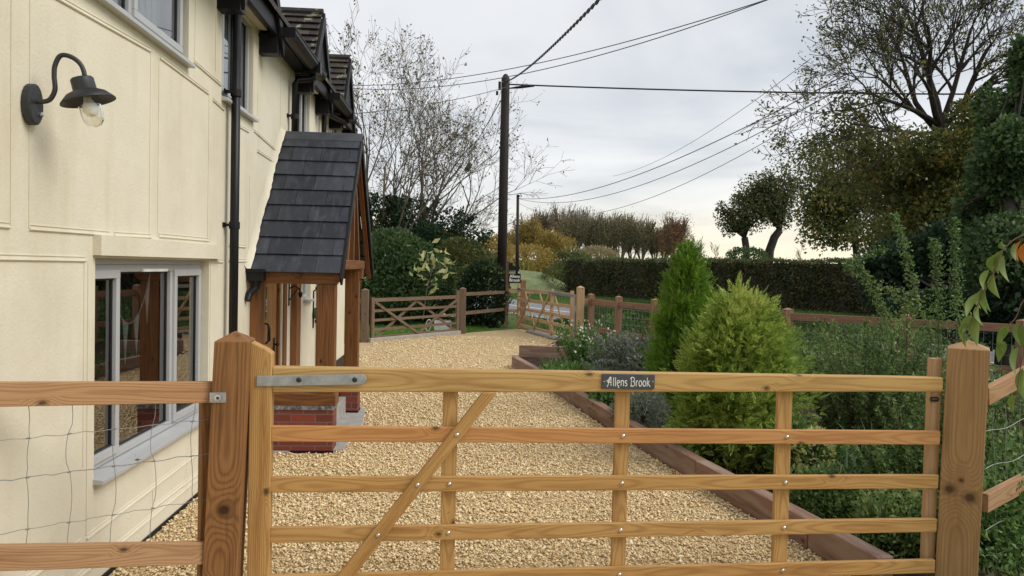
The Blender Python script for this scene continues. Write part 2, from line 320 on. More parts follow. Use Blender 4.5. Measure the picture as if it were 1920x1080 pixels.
def leaves(name, P, size, mt, parent=None, aspect=.55, D=None, spread=1., var=.35, fold=.25, N0=None):
    """one small folded blade per point of P; D = preferred growing direction"""
    P = np.asarray(P, dtype=float).reshape(-1, 3); n = len(P); R = RNG.normal(size=(n, 3))
    d = unit(R*spread+(0 if D is None else np.asarray(D)))
    a = unit(np.cross(d, RNG.normal(size=(n, 3)) if N0 is None else N0+RNG.normal(size=(n, 3))*.35)); nn = np.cross(d, a)
    s = (size*(1+RNG.uniform(-var, var, n)))[:, None]; wv = a*s*aspect/2
    q = [P, P+d*s*.45+wv+nn*s*fold*.3, P+d*s-nn*s*fold*.35, P+d*s*.45-wv+nn*s*fold*.3]
    V = np.stack(q, 1).reshape(-1, 3); Fq = np.arange(n*4).reshape(-1, 4)
    return npmesh(name, V, Fq, mt, parent)
def fern(name, P, size, mt, parent=None, D=None, k=7, width=.5):
    """flat sprays: k narrow blades fanned in one plane along each stem direction D"""
    P = np.asarray(P, float); n = len(P); d = unit(np.asarray(D)+RNG.normal(size=(n, 3))*.45); a = unit(np.cross(d, RNG.normal(size=(n, 3))))
    V = []; s = size*(1+RNG.uniform(-.4, .4, n))[:, None]; nn = np.cross(d, a)
    for i in range(k):
        f = i/(k-1); side = 1 if i % 2 else -1; o = P+d*s*f*.7+nn*s*(-.12*f*f)
        bd = unit(d*(.9)+a*side*(.95-.5*f)) if i < k-1 else d
        ln = s*(.42-.16*f) if i < k-1 else s*.35; wd = np.cross(bd, nn)*ln*.17
        V.append(np.stack([o, o+bd*ln*.5+wd, o+bd*ln, o+bd*ln*.5-wd], 1))
    V = np.concatenate(V, 0).reshape(-1, 3); return npmesh(name, V, np.arange(len(V)).reshape(-1, 4), mt, parent)
def ell(n, c, r, shell=.55, lump=.25, seed=0, zmin=-9):
    """points through a lumpy ellipsoid, denser near its skin; returns points and outward directions"""
    rg = np.random.default_rng(seed); d = unit(rg.normal(size=(n, 3)))
    K = unit(rg.normal(size=(14, 3))); amp = rg.uniform(-lump, lump, 14)
    f = 1+(np.exp(-((1-d@K.T)/.12))*amp).sum(1)
    rr = rg.uniform(shell, 1, n)**.6; P = d*rr[:, None]*f[:, None]*np.array(r)+np.array(c); D = unit(d/np.array(r)); ok = P[:, 2] > zmin
    return P[ok], D[ok]
def flat(name, poly, z, mt):
    me = bpy.data.meshes.new(name); me.from_pydata([(x, y, z) for x, y in poly], [], [tuple(range(len(poly)))]); me.update()
    return struct(finish(name, me, mt))
# ------------------------------------------------------------------ ground
def hgt(X, Y): q = np.clip((Y-72)/38, 0, 1); return 3.0*q*q*(3-2*q)
gx = np.concatenate([np.linspace(-400, -60, 12), np.linspace(-50, 90, 71), np.linspace(100, 500, 14)]); gy = np.concatenate([np.linspace(-60, -5, 6), np.linspace(0, 140, 71), np.linspace(160, 900, 14)])
GX, GY = np.meshgrid(gx, gy, indexing='ij'); Z = hgt(GX, GY)-.012; nx, ny = GX.shape
V = np.stack([GX, GY, Z], -1).reshape(-1, 3); I = np.arange(nx*ny).reshape(nx, ny)
struct(npmesh('ground', V, np.stack([I[:-1, :-1], I[1:, :-1], I[1:, 1:], I[:-1, 1:]], -1).reshape(-1, 4), 'grassg', None, True))
BED = [(2.62, 2.6), (2.34, 4.43), (1.99, 6.39), (1.70, 8.33), (1.40, 10.75), (1.0, 13.3)]      # gravel side of the sleepers
flat('gravel_drive', [(-4, -1), (3.2, -1)]+BED+[(1.2, 15.0), (2.6, 14.9), (3.0, 19.3), (1.75, 21.6), (.1, 19.8), (-2.05, 17.2), (-4, 15.5)], .004, 'gravel')
flat('flower_bed', [(2.4, 4.2), (1.0, 13.4), (1.3, 15), (2.9, 19.2), (3.4, 17.2), (4.2, 14.9), (6, 12.7), (9.5, 10.4), (12, 8), (12, 3), (3.4, 3.4)], .012, 'soil')
flat('lawn', [(-9, 17), (-2.4, 17.5), (.2, 20.2), (1.0, 22.5), (-2, 27), (-12, 27)], .004, 'lawn')
rd = Vector((.40, -.92, 0)).normalized(); rn = Vector((rd.y, -rd.x, 0)); mid = Vector((3.45, 33, 0))
def rp(t, o): q = mid+rd*t-rn*o; return (q.x, q.y)
def road_pts(o, ts): return [rp(t, o) for t in ts]
far = [(-18, 78)]
flat('road', [(-19, 74), rp(-16, -3.1), rp(40, -3.1), rp(40, 3.0), rp(-16, 3.0), (-15, 79)], .006, 'road')
for o_, ww in ((0.0, .07), (-2.75, .06)):
    ts = [-14+3*i for i in range(18)]
    if o_ == 0: flat('road_marking', [rp(-14, -ww), rp(34, -ww), rp(34, ww), rp(-14, ww)], .011, 'white')
    else: flat('road_edge_marking', [rp(-14, o_-ww), rp(34, o_-ww), rp(34, o_+ww), rp(-14, o_+ww)], .011, 'white')
# grassy bank in front of the far trees
bx = np.linspace(-14, 9.0, 60); by = np.linspace(50, 64, 24); BX, BY = np.meshgrid(bx, by, indexing='ij')
hz = 1.55*np.sin(np.clip((BY-50)/14, 0, 1)*PI)**.6*np.clip((9.0-BX)/3, 0, 1)**.7*np.clip((BX+14)/3, 0, 1)+.18*np.sin(BX*1.1)*np.sin(BY*.9+BX*.4)*np.clip((9-BX)/3, 0, 1)
I = np.arange(60*24).reshape(60, 24)
struct(npmesh('bank', np.stack([BX, BY, np.maximum(hz, 0)-.01], -1).reshape(-1, 3), np.stack([I[:-1, :-1], I[1:, :-1], I[1:, 1:], I[:-1, 1:]], -1).reshape(-1, 4), 'bank', None, True))
hx_ = np.linspace(0, 1, 40); hy_ = np.linspace(-1, 1, 13); V = []
for u_ in hx_:
    cx_, cy_ = 3.75+u_*4.6, 24.6-u_*11.2; e_ = min(1, u_*7)*min(1, (1-u_)*6)
    for v_ in hy_: V.append((cx_+v_*.75, cy_+v_*.33, -.01+.80*e_*(math.cos(v_*PI)+1)/2*(1+.12*math.sin(u_*31+v_*3))))
I = np.arange(40*13).reshape(40, 13)
struct(npmesh('verge_bank', np.array(V), np.stack([I[:-1, :-1], I[1:, :-1], I[1:, 1:], I[:-1, 1:]], -1).reshape(-1, 4), 'grassg', None, True))
# loose stones over the near drive
def edge_x(Y):
    ys = [p[1] for p in BED]; xs = [p[0] for p in BED]; return np.interp(Y, ys, xs)
def stones():
    Ys = []; Xs = []; S = []
    for y0, y1, dens, sz in ((3.1, 6, 4000, .0094), (6, 8.5, 2700, .0104), (8.5, 12, 1300, .0125), (12, 19, 400, .015)):
        n = int((y1-y0)*4.2*dens); Y = RNG.uniform(y0, y1, n); X = RNG.uniform(-1.95, 2.6 if y0 < 12 else 2.4, n)
        lim = np.where(Y < 13.3, edge_x(Y), 2.3)-.01; ok = X < lim
        ok &= ~((X < -1.12) & (Y > 7.02) & (Y < 9.1)); ok &= ~((Y > 16.6) & (Y > 17.2+(X+2.05)*1.25)); ok &= X > -1.93; ok &= ~((Y > 13.2) & (Y < 14.8) & (X > 1.0+.17*(Y-13.3)))
        X, Y = X[ok], Y[ok]; Xs.append(X); Ys.append(Y); S.append(np.full(len(X), sz)*RNG.lognormal(0, .28, len(X)))
    X, Y, S = map(np.concatenate, (Xs, Ys, S)); n = len(X)
    mound = .012*np.sin(X*2.1+Y*.7)+.010*np.sin(Y*1.9-X)+.015
    base = np.array([(1, 0, 0), (0, 1, 0), (-1, 0, 0), (0, -1, 0), (0, 0, .75), (.15, .1, -.6)], float)
    Vv = base[None]+RNG.uniform(-.34, .34, (n, 6, 3)); a = RNG.uniform(0, 2*PI, n); b = RNG.normal(0, .4, n)
    Vv *= np.array([1.15, .85, .8])
    ca, sa, cb, sb = np.cos(a)[:, None], np.sin(a)[:, None], np.cos(b)[:, None], np.sin(b)[:, None]
    x, y, z = Vv[..., 0], Vv[..., 1], Vv[..., 2]; x, z = x*cb-z*sb, x*sb+z*cb; x, y = x*ca-y*sa, x*sa+y*ca
    Vv = np.stack([x, y, z], -1)*S[:, None, None]+np.stack([X, Y, mound*0+RNG.uniform(.004, .020, n)], -1)[:, None]
    tri = np.array([(0, 1, 4), (1, 2, 4), (2, 3, 4), (3, 0, 4), (1, 0, 5), (2, 1, 5), (3, 2, 5), (0, 3, 5)])
    Fq = (tri[None]+(np.arange(n)*6)[:, None, None]).reshape(-1, 3)
    struct(npmesh('gravel_stones', Vv.reshape(-1, 3), Fq, 'stone'), 'stuff')
stones()
# ------------------------------------------------------------------ the house
W = -1.95
house = thing('house', 'long cream rendered cottage with three black gabled dormers, left of the gravel drive', 'house', (W, 6, 0))
def wall_holes(x0, x1, y0, y1, z0, z1, holes):
    mb = MB(); ys = sorted({y0, y1, *[h[0] for h in holes], *[h[1] for h in holes]}); zs = sorted({z0, z1, *[h[2] for h in holes], *[h[3] for h in holes]})
    for a, b in zip(ys, ys[1:]):
        for c, d in zip(zs, zs[1:]):
            if any(h[0] <= a and b <= h[1] and h[2] <= c and d <= h[3] for h in holes): continue
            vs = [(x1, a, c), (x1, b, c), (x1, b, d), (x1, a, d)]; mb.add(vs, [(0, 1, 2, 3)])
    for (a, b, c, d) in holes:
        mb.add([(x1, a, c), (x1, b, c), (x0, b, c), (x0, a, c)], [(0, 3, 2, 1)]); mb.add([(x1, a, d), (x1, b, d), (x0, b, d), (x0, a, d)], [(0, 1, 2, 3)])
        mb.add([(x1, a, c), (x1, a, d), (x0, a, d), (x0, a, c)], [(0, 1, 2, 3)]); mb.add([(x1, b, c), (x1, b, d), (x0, b, d), (x0, b, c)], [(0, 3, 2, 1)])
    mb.add([(x1, y1, z0), (-7, y1, z0), (-7, y1, z1), (x1, y1, z1)], [(0, 1, 2, 3)])
    mb.add([(x1, y0, z0), (-7, y0, z0), (-7, y0, z1), (x1, y0, z1)], [(3, 2, 1, 0)])
    return mb
HL = [(4.14, 5.97, .60, 1.80), (2.9, 5.48, 3.20, 4.0), (6.22, 7.14, 3.14, 4.0), (8.98, 9.76, 3.14, 4.0), (11.45, 12.2, 3.14, 4.0), (9.55, 10.0, 1.33, 1.72), (7.42, 8.42, .25, 1.98)]
wb = wall_holes(W-.32, W, -4, 13.0, -.15, 4.12, HL)
for yc in (6.8, 9.5, 11.85):     # gable triangles over the wall head
    wb.prism([(W, yc-.5, 4.1), (W, yc+.5, 4.1), (W, yc, 4.78)], (-.2, 0, 0))
def bead(a, b, r=.007):
    wb.tube([(W+.0025, a[0], a[1]), (W+.0025, b[0], b[1])], r, 6)
def bead2(a, b):
    d = (Vector((0, b[0]-a[0], b[1]-a[1]))).normalized(); n = Vector((0, -d.z, d.y))*.012
    bead(a, b, .0085); wb.tube([(W+.001, a[0]+n.y*1.7, a[1]+n.z*1.7), (W+.001, b[0]+n.y*1.7, b[1]+n.z*1.7)], .004, 5)
# pargeting panels: raised borders
for a, b in (((2.2, 1.79), (4.03, 1.785)), ((3.52, 1.925), (4.30, 1.93)), ((2.2, 1.93), (3.37, 1.925)), ((4.35, 1.93), (4.86, 1.94)), ((4.98, 1.95), (5.95, 1.955)), ((6.0, 1.79), (6.3, 1.79)),
             ((3.53, 3.03), (4.82, 3.10)), ((4.97, 3.10), (5.9, 3.085)), ((5.58, 3.24), (6.2, 3.22)), ((6.0, 3.06), (6.28, 3.04)), ((6.5, 2.98), (7.0, 2.99)),
             ((3.0, .32), (4.0, .30)), ((4.06, .30), (5.9, .33)), ((2.8, .12), (5.75, .13)), ((4.9, .18), (5.9, .17)),
             ((7.18, 3.03), (8.0, 2.98)), ((7.3, 2.86), (8.25, 2.84)), ((6.45, 1.93), (6.95, 1.93)), ((6.45, 1.80), (7.0, 1.80))): bead2(a, b)
for y, z0, z1 in ((3.38, 1.93, 4.1), (3.52, 1.93, 3.03), (4.83, 1.94, 3.10), (4.96, 1.95, 3.10), (4.06, .32, 1.78), (4.02, .7, 1.78), (5.92, 1.96, 3.08), (6.0, .3, 1.79), (5.6, 3.24, 4.1), (6.06, 3.3, 4.1), (4.92, .2, .30), (7.3, 3.2, 3.95), (8.2, 3.1, 3.9), (8.05, 2.2, 2.95), (7.06, 1.92, 2.6)): bead((y, z0), (y, z1), .0029)
rs = MB(); rs2 = random.Random(3)
wb.box(W, W+.045, 4.11, 6.16, 1.815, 1.925);     # hood band over the lower window
for ya, yb in ((6.1, 7.42), (8.88, 9.95), (11.3, 12.4)): wb.box(W, W+.075, ya, yb, 4.02, 4.20)
wb.build('wall', 'wall', house)
# plinth line of dark damp course where wall meets gravel
pb = MB(); pb.box(W-.05, W+.012, 2.5, 7.0, -.05, .03); pb.box(W-.05, W+.012, 9.0, 13.0, -.05, .22); pb.build('plinth', 'blackpaint', house)
# rooms behind the glass
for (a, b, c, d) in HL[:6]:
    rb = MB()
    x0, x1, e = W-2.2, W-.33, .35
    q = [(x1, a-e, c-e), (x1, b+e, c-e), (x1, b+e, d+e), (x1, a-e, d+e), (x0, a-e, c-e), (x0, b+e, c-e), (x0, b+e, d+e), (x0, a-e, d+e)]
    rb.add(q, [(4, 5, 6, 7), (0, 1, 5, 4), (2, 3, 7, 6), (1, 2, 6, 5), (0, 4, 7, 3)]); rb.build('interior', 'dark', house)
def rect_frame(mb, x, y0, y1, z0, z1, w_, dep):
    mb.box(x-dep, x, y0, y1, z0, z0+w_); mb.box(x-dep, x, y0, y1, z1-w_, z1); mb.box(x-dep+.001, x-.001, y0, y0+w_, z0+w_, z1-w_); mb.box(x-dep+.001, x-.001, y1-w_, y1, z0+w_, z1-w_)
def window(y0, y1, z0, z1, divs, label=None, glass='glass', blind=False, depth=.07, recess=.10, sashes=()):
    x = W-recess; fb = MB(); rect_frame(fb, x, y0, y1, z0, z1, .045, depth)
    for d in divs: fb.box(x-depth+.002, x-.002, d-.022, d+.022, z0+.045, z1-.045)
    ed = [y0+.045]+list(divs)+[y1-.045]; pn = []
    for i, (a, b) in enumerate(zip(ed, ed[1:])):
        a2 = a+(.022 if i else 0); b2 = b-(.022 if i < len(divs) else 0)
        if i in sashes:
            rect_frame(fb, x+.018, a2-.012, b2+.012, z0+.033, z1-.033, .048, .05); pn.append((a2+.036, b2-.036, z0+.081, z1-.081, .0))
        else: pn.append((a2, b2, z0+.045, z1-.045, -.02))
    wf = fb.build('window', 'upvc', house, bevel=.004)
    if label: wf['label'] = label
    ga = MB(); gl = MB()
    for a, b, c, d, o in pn:
        rect_frame(ga, x+o-.005, a-.003, b+.003, c-.003, d+.003, .013, .02)
        g_ = MB(); g_.add([(x+o-.014, a+.006, c+.006), (x+o-.014, b-.006, c+.006), (x+o-.014, b-.006, d-.006), (x+o-.014, a+.006, d-.006)], [(0, 1, 2, 3)]); g_.build('pane', glass, wf)
    ga.build('gasket', 'gasket', wf)
    sb_ = MB(); sb_.prism([(W-recess-.01, y0-.02, z0-.004), (W+.055, y0-.02, z0-.022), (W+.055, y0-.02, z0-.048), (W-.0, y0-.02, z0-.048), (W-recess-.01, y0-.02, z0-.03)], (0, y1-y0+.05, 0)); sb_.build('sill', 'upvc', wf, bevel=.003)
    if blind:
        bb = MB(); n = int((y1-y0)/.05)
        for i in range(n): bb.box(x-.16-.01*(i % 2), x-.13-.01*(i % 2), y0+i*.05, y0+i*.05+.052, z0-.1, z1+.1)
        bb.build('blind', 'curtain', wf)
    return wf
wf = window(4.15, 5.96, .615, 1.765, (4.55, 5.38), 'wide grey three-light ground floor window', sashes=(0, 2), recess=.06)
vb = MB(); vb.box(W-.058, W-.04, 4.85, 5.25, 1.72, 1.738); vb.build('trickle_vent', 'white', wf)
hb_ = MB(); hb_.box(W-.13, W-.06, 4.15, 5.96, 1.766, 1.80); hb_.build('head_rail', 'upvc', wf)
window(2.95, 5.44, 3.215, 4.05, (3.8, 4.62), 'upstairs window above the wall lamp, cut by the top of the photo', glass='glassup', recess=.03, blind=True, sashes=(0, 2))
window(6.24, 7.12, 3.155, 4.02, (6.68,), glass='glassup', recess=.03, blind=True, sashes=(0,), label='upstairs window just right of the tall downpipe')
window(9.0, 9.74, 3.155, 4.0, (9.37,), glass='glassup', recess=.03, blind=True, sashes=(0,))
window(11.47, 12.18, 3.155, 4.0, (11.8,), glass='glassup', recess=.03, blind=True)
window(9.56, 9.99, 1.345, 1.71, (), 'little ground floor window seen through the porch', glass='glassup', recess=.05)
# bunting hung inside the lower window
bt = thing('bunting', 'string of white triangular bunting hanging inside the ground floor window', 'bunting', (W-.2, 5.0, 1.3))
pts = []
for i in range(17):
    f = i/16; pts.append(Vector((W-.145, 4.60+f*.66, 1.72-.36*math.sin(PI*min(1, f*1.05))**.8*(1-.15*f)+(.0 if f < .9 else .02))))
pts[0].z = 1.55
MB().tube(pts, .004, 5).build('string', 'whitecloth', bt)
for i in (1, 5, 9, 13):
    p = pts[i]; q = pts[min(i+2, 16)]; fl = MB(); m_ = (p+q)/2+Vector((0, 0, -.27)); n = 4
    fl.prism([p, q, m_], (-.003, 0, 0)); fl.build('flag', 'whitecloth', bt)
# eaves: soffit, fascia, gutters, main roof, dormers
def courses(mb, ya, za, yb, zb, x0, x1, rows, tw, th=.012, lap=1.2, ref=None):
    """rows of tiles on a slope from eave (ya,za) to ridge (yb,zb), running along X"""
    for r in range(rows):
        f0, f1 = r/rows, min(1, (r+lap)/rows); off = (tw/2 if r % 2 else 0)+random.uniform(-.01, .01); x = x0-off
        dy, dz = yb-ya, zb-za; ln = math.hypot(dy, dz); ny_, nz_ = -dz/ln, dy/ln
        if nz_ < 0: ny_, nz_ = -ny_, -nz_
        while x < x1:
            a, b = max(x, x0), min(x+tw-.004, x1); x += tw
            if b-a < .02: continue
            l0 = th*1.8+random.uniform(0, .003); l1 = .002
            P = [(ya+dy*f0+ny_*l0, za+dz*f0+nz_*l0), (ya+dy*f1+ny_*l1, za+dz*f1+nz_*l1)]
            Q = [(P[0][0]-ny_*th, P[0][1]-nz_*th), (P[1][0]-ny_*th, P[1][1]-nz_*th)]
            mb.add([(a, *P[0]), (b, *P[0]), (b, *P[1]), (a, *P[1]), (a, *Q[0]), (b, *Q[0]), (b, *Q[1]), (a, *Q[1])], [(0, 1, 2, 3), (0, 4, 5, 1), (1, 5, 6, 2), (3, 7, 4, 0), (7, 6, 5, 4), (2, 6, 7, 3)])
mr = MB()
for s_, (ya, yb) in enumerate(((-4, 13.15),)):
    mr.prism([(-1.72, ya, 4.12), (-1.72, ya, 4.17), (-4.8, ya, 7.2), (-7.9, ya, 4.17), (-7.9, ya, 4.12), (-4.8, ya, 7.12)], (0, yb-ya, 0))
mr.build('main_roof', 'tile', house)
sf = MB()
for ya, yb in ((-4, 6.0), (7.32, 9.0), (10.02, 11.32), (12.35, 13.1)): MB().box(W+.002, -1.79, ya, yb, 4.02, 4.13).build('soffit', 'blackpaint', house)
for yc, za in ((6.76, 4.96), (9.57, 4.95), (11.85, 5.02)):
    hw, zf, xf, xb = .60, 4.02, -1.76, -2.9
    d = MB()
    courses(d, yc-hw-.06, zf-.02, yc, za, xb, xf-.01, 10, .17, .02); courses(d, yc+hw+.06, zf-.02, yc, za, xb, xf-.01, 10, .17, .02)
    d.tube([(xb, yc, za+.0), (xf, yc, za+.0)], .055, 8)
    dm = d.build('dormer_roof', 'tile', house)
    b_ = MB(); th = .03
    for s_ in (-1, 1):
        b_.prism([(xf-.005, yc+s_*(hw+.07), zf-.22), (xf-.005, yc+s_*(hw+.07), zf-.04), (xf-.005, yc, za-.0), (xf-.005, yc, za-.2)], (th, 0, 0))
        b_.box(W, xf-.01, *sorted((yc+s_*(hw+.08), yc+s_*(hw-.06))), zf-.22, zf-.03)
    b_.prism([(xf-.012, yc-hw, zf-.05), (xf-.012, yc+hw, zf-.05), (xf-.012, yc, za-.08)], (-.03, 0, 0))
    b_.build('barge_board', 'blackpaint', dm)
gu = []
for ya, yb in ((7.35, 8.62), (10.05, 11.3)):
    g_ = MB(); pr = []
    for i in range(9): a = PI*i/8; pr.append((-1.70+.085*math.cos(a), 4.06-.085*math.sin(a)))
    for i in range(7, -1, -1): a = PI*(i+.5)/8; pr.append((-1.70+.078*math.cos(a), 4.06-.078*math.sin(a)))
    g_.prism([(x, ya, z) for x, z in pr], (0, yb-ya+.45, 0)); g_.box(-1.79, -1.61, ya-.006, ya, 3.97, 4.07)
    g_.tube([(-1.616, ya, 4.062), (-1.616, yb+.45, 4.062)], .008, 6); g_.box(-1.8, -1.60, yb-.05, yb+.06, 3.95, 4.075)
    g_.build('gutter', 'black', house, bevel=0)
gu = MB(); gu.box(-1.79, -1.61, -4, 6.0, 3.98, 4.07); gu.build('gutter', 'black', house)
def pipe(pts, r, brackets, parent, name='downpipe'):
    p = MB().tube(pts, r, 14).build(name, 'black', parent, smooth=True)
    for (x, y, z) in brackets: b_ = MB(); b_.lathe([(r+.006, -.03), (r+.008, -.028), (r+.008, .028), (r+.006, .03)], (x, y, z), (0, 0, 1), 16); b_.box(W, x, y-.055, y-.03, z-.012, z+.012); b_.box(W, W+.01, y-.08, y-.01, z-.02, z+.02); b_.build('bracket', 'black', p)
    return p
pipe([(-1.875, 6.36, 3.99), (-1.875, 6.36, .05)], .036, [(-1.875, 6.36, 3.2), (-1.875, 6.36, 2.1), (-1.875, 6.36, .9)], house)
for y, ge in ((8.58, 8.68), (10.40, 11.3)):
    y2 = y
    pipe([(-1.70, ge, 3.97), (-1.70, ge, 3.93), (-1.73, ge-.01, 3.90), (-1.85, y2, 3.86), (-1.88, y2, 3.82), (-1.88, y2, .05 if y > 10 else 2.9)], .034, [(-1.88, y2, 3.45)]+([(-1.88, y2, 1.45), (-1.88, y2, 1.0)] if y > 10 else []), house)
# wall lamp
lp = thing('wall_lamp', 'black swan-neck lantern with clear glass jar on the cream wall, beside the upstairs window', 'wall lamp', (W, 3.5, 2.49))
bp = MB(); n = 20; ring = [(W+.002, 3.505+.058*math.cos(2*PI*i/n), 2.485+.093*math.sin(2*PI*i/n)) for i in range(n)]; bp.prism(ring, (.040, 0, 0)); bp.build('back_plate', 'lampmetal', lp, bevel=.008)
bn = MB().lathe([(.0, .0), (.012, .0), (.012, .008), (.0, .011)], (W+.042, 3.53, 2.445), (1, 0, 0), 12).build('sensor', 'bolt', lp)
ax = Vector((.96, .28, 0)).normalized()
def lpt(s, z): q = Vector((W+.03, 3.50, 0))+ax*s*.72; return Vector((q.x, q.y, z))
LA = [lpt(0, 2.50), lpt(.05, 2.50), lpt(.09, 2.515), lpt(.115, 2.56), lpt(.11, 2.62), lpt(.115, 2.67), lpt(.145, 2.715), lpt(.20, 2.715), lpt(.25, 2.69), lpt(.275, 2.65), lpt(.28, 2.60)]
def smooth_path(P, k=5):
    out = []; P = [P[0]]+P+[P[-1]]
    for i in range(1, len(P)-2):
        for j in range(k):
            t_ = j/k; p0, p1, p2, p3 = P[i-1:i+3]; out.append(.5*((2*p1)+(-p0+p2)*t_+(2*p0-5*p1+4*p2-p3)*t_*t_+(-p0+3*p1-3*p2+p3)*t_**3))
    return out+[P[-2]]
MB().tube(smooth_path(LA), .0105, 12).build('arm', 'lampmetal', lp, True)
LC = lpt(.285, 0); tilt = (ax*-.27+Vector((0, 0, 1))).normalized()
o_ = Vector((LC.x, LC.y, 2.56)); MB().lathe([(0, .066), (.044, .066), (.049, .060), (.050, .01), (.085, -.006), (.116, -.038), (.117, -.044), (.088, -.016), (.05, -.003), (0, -.001)], o_, tilt, 40).build('shade', 'lampmetal', lp, True)
MB().lathe([(.047, -.008), (.048, -.06), (.048, -.105), (.042, -.135), (.027, -.155), (0, -.163)], o_, tilt, 28).build('glass_jar', 'lampglass', lp, True)
MB().lathe([(0, -.01), (.016, -.012), (.018, -.035), (.032, -.065), (.034, -.085), (.022, -.107), (0, -.113)], o_, tilt, 20).build('bulb', 'bulb', lp, True)
# ------------------------------------------------------------------ porch
porch = thing('porch', 'slate-roofed timber porch on low brick walls, on the side of the cream house', 'porch', (-1.5, 8.3, 0))
XO = -1.10
sr = MB(); courses(sr, 7.02, 1.70, 8.32, 3.21, W+.01, XO, 9, .30, .010, 1.15); courses(sr, 9.62, 1.70, 8.32, 3.21, W+.01, XO, 9, .30, .010, 1.15)
sr.build('slate_roof', 'slate', porch)
rd_ = MB(); rd_.prism([(W, 8.24, 3.145), (W, 8.32, 3.24), (W, 8.40, 3.145), (W, 8.40, 3.13), (W, 8.32, 3.215), (W, 8.24, 3.13)], (XO-W+.02, 0, 0)); rd_.build('ridge', 'lead', porch)
fl = MB(); rr_ = random.Random(5); V = []; nf = 40
for i in range(nf+1):
    f = i/nf; ya, za = 7.0+f*1.3, 1.70+f*1.52; o = .005*math.sin(i*.37)+.005*rr_.uniform(-1, 1); V += [(W+.001, ya-.085+o, za+.075-o), (W+.006, ya-.06, za+.05), (W+.014+o*.4, ya-.02, za+.03), (W+.030+o, ya+.008, za+.022)]
fl.add(V, [(i*4+k, i*4+k+1, i*4+5+k, i*4+4+k) for i in range(nf) for k in range(3)])
fl.build('mortar_fillet', 'wall', porch, smooth=True)
rf = MB()
for s_ in (-1, 1):
    rf.board((XO-.035, 8.32+s_*1.26, 1.66), (XO-.035, 8.32, 3.12), .12, .05, (0, 0, 1))
    rf.board((-1.5, 8.32+s_*1.26, 1.66), (-1.5, 8.32, 3.12), .10, .05, (0, 0, 1))
rf.build('rafter', 'oak', porch)
bgb = MB()
for s_ in (-1, 1): bgb.board((XO+.012, 8.32+s_*1.32, 1.63), (XO+.012, 8.32, 3.16), .10, .02, (0, 0, 1))
bgb.build('barge_board', 'blackpaint', porch)
st = MB(); st.board((XO-.08, 7.9, 1.83), (XO-.08, 8.28, 2.9), .07, .05, (0, 1, 0)); st.board((XO-.08, 8.8, 1.83), (XO-.08, 8.36, 2.9), .07, .05, (0, 1, 0)); st.board((XO-.08, 8.32, 1.8), (XO-.08, 8.32, 3.0), .07, .05, (0, 1, 0)); st.build('strut', 'oak', porch)
bm_ = MB(); bm_.box(W, XO-.04, 7.08, 7.21, 1.60, 1.735); bm_.build('eaves_beam', 'oak', porch, bevel=.006)
bm_ = MB(); bm_.box(W, XO-.04, 8.94, 9.08, 1.62, 1.735); bm_.build('eaves_beam', 'oak', porch, bevel=.006)
bm_ = MB(); bm_.box(XO-.19, XO-.05, 7.36, 9.25, 1.74, 1.84); bm_.build('tie_beam', 'oak', porch, bevel=.006)
for (x0, x1, y0, y1, z0) in ((-1.325, -1.155, 7.08, 7.23, .565), (-1.335, -1.175, 8.92, 9.06, .40)):
    p_ = MB(); p_.box(x0, x1, y0, y1, z0, 1.60 if y0 < 8 else 1.74, 2); p_.build('post', 'oak', porch, bevel=.006)
p_ = MB(); p_.box(W+.002, W+.075, 7.12, 7.36, .3, 1.62, 2); p_.build('wall_post', 'oak', porch, bevel=.005)
p_ = MB(); p_.box(W+.002, W+.075, 8.82, 9.05, .3, 1.66, 2); p_.build('wall_post', 'oak', porch, bevel=.005)
for bx_ in ((W, -1.15, 7.05, 7.27, 0, .415), (-1.37, -1.16, 8.88, 9.1, 0, .40), (W, -1.37, 8.9, 9.09, .0, .40)): MB().box(*bx_).build('brick_wall', 'brick', porch, bevel=.006)
cp = MB(); cp.box(W, -1.145, 7.043, 7.275, .415, .452); cp.build('coping', 'dpc', porch)
sp_ = MB(); sp_.box(W, -1.13, 7.06, 7.26, .452, .565); sp_.build('sill_plate', MT['oak'], porch, bevel=.004)
dp = MB(); dp.box(W, -1.14, 7.044, 7.05, 0, .03); dp.box(-1.375, -1.155, 8.87, 9.11, 0, .05); dp.build('damp_course', 'blackpaint', porch)
fl_ = MB(); fl_.prism([(W, 6.98, .03), (-1.06, 7.12, .03), (-1.02, 8.2, .03), (-1.1, 9.2, .03), (W, 9.2, .03)], (0, 0, -.06)); fl_.box(W, -1.3, 7.28, 8.88, .03, .22); fl_.build('paved_step', 'pave', porch, bevel=.006)
# house hopper at the porch eave
hp = MB(); hp.box(W+.01, W+.155, 6.98, 7.08, 1.62, 1.72); hp.box(W+.0, W+.17, 6.96, 7.1, 1.70, 1.735); hp.tube([(W+.09, 7.03, 1.64), (W+.08, 7.03, 1.56), (W+.03, 6.99, 1.50), (W+.02, 6.96, 1.44)], [.04, .036, .034, .034], 12)
hp.build('gutter_outlet', 'black', porch, bevel=.004)
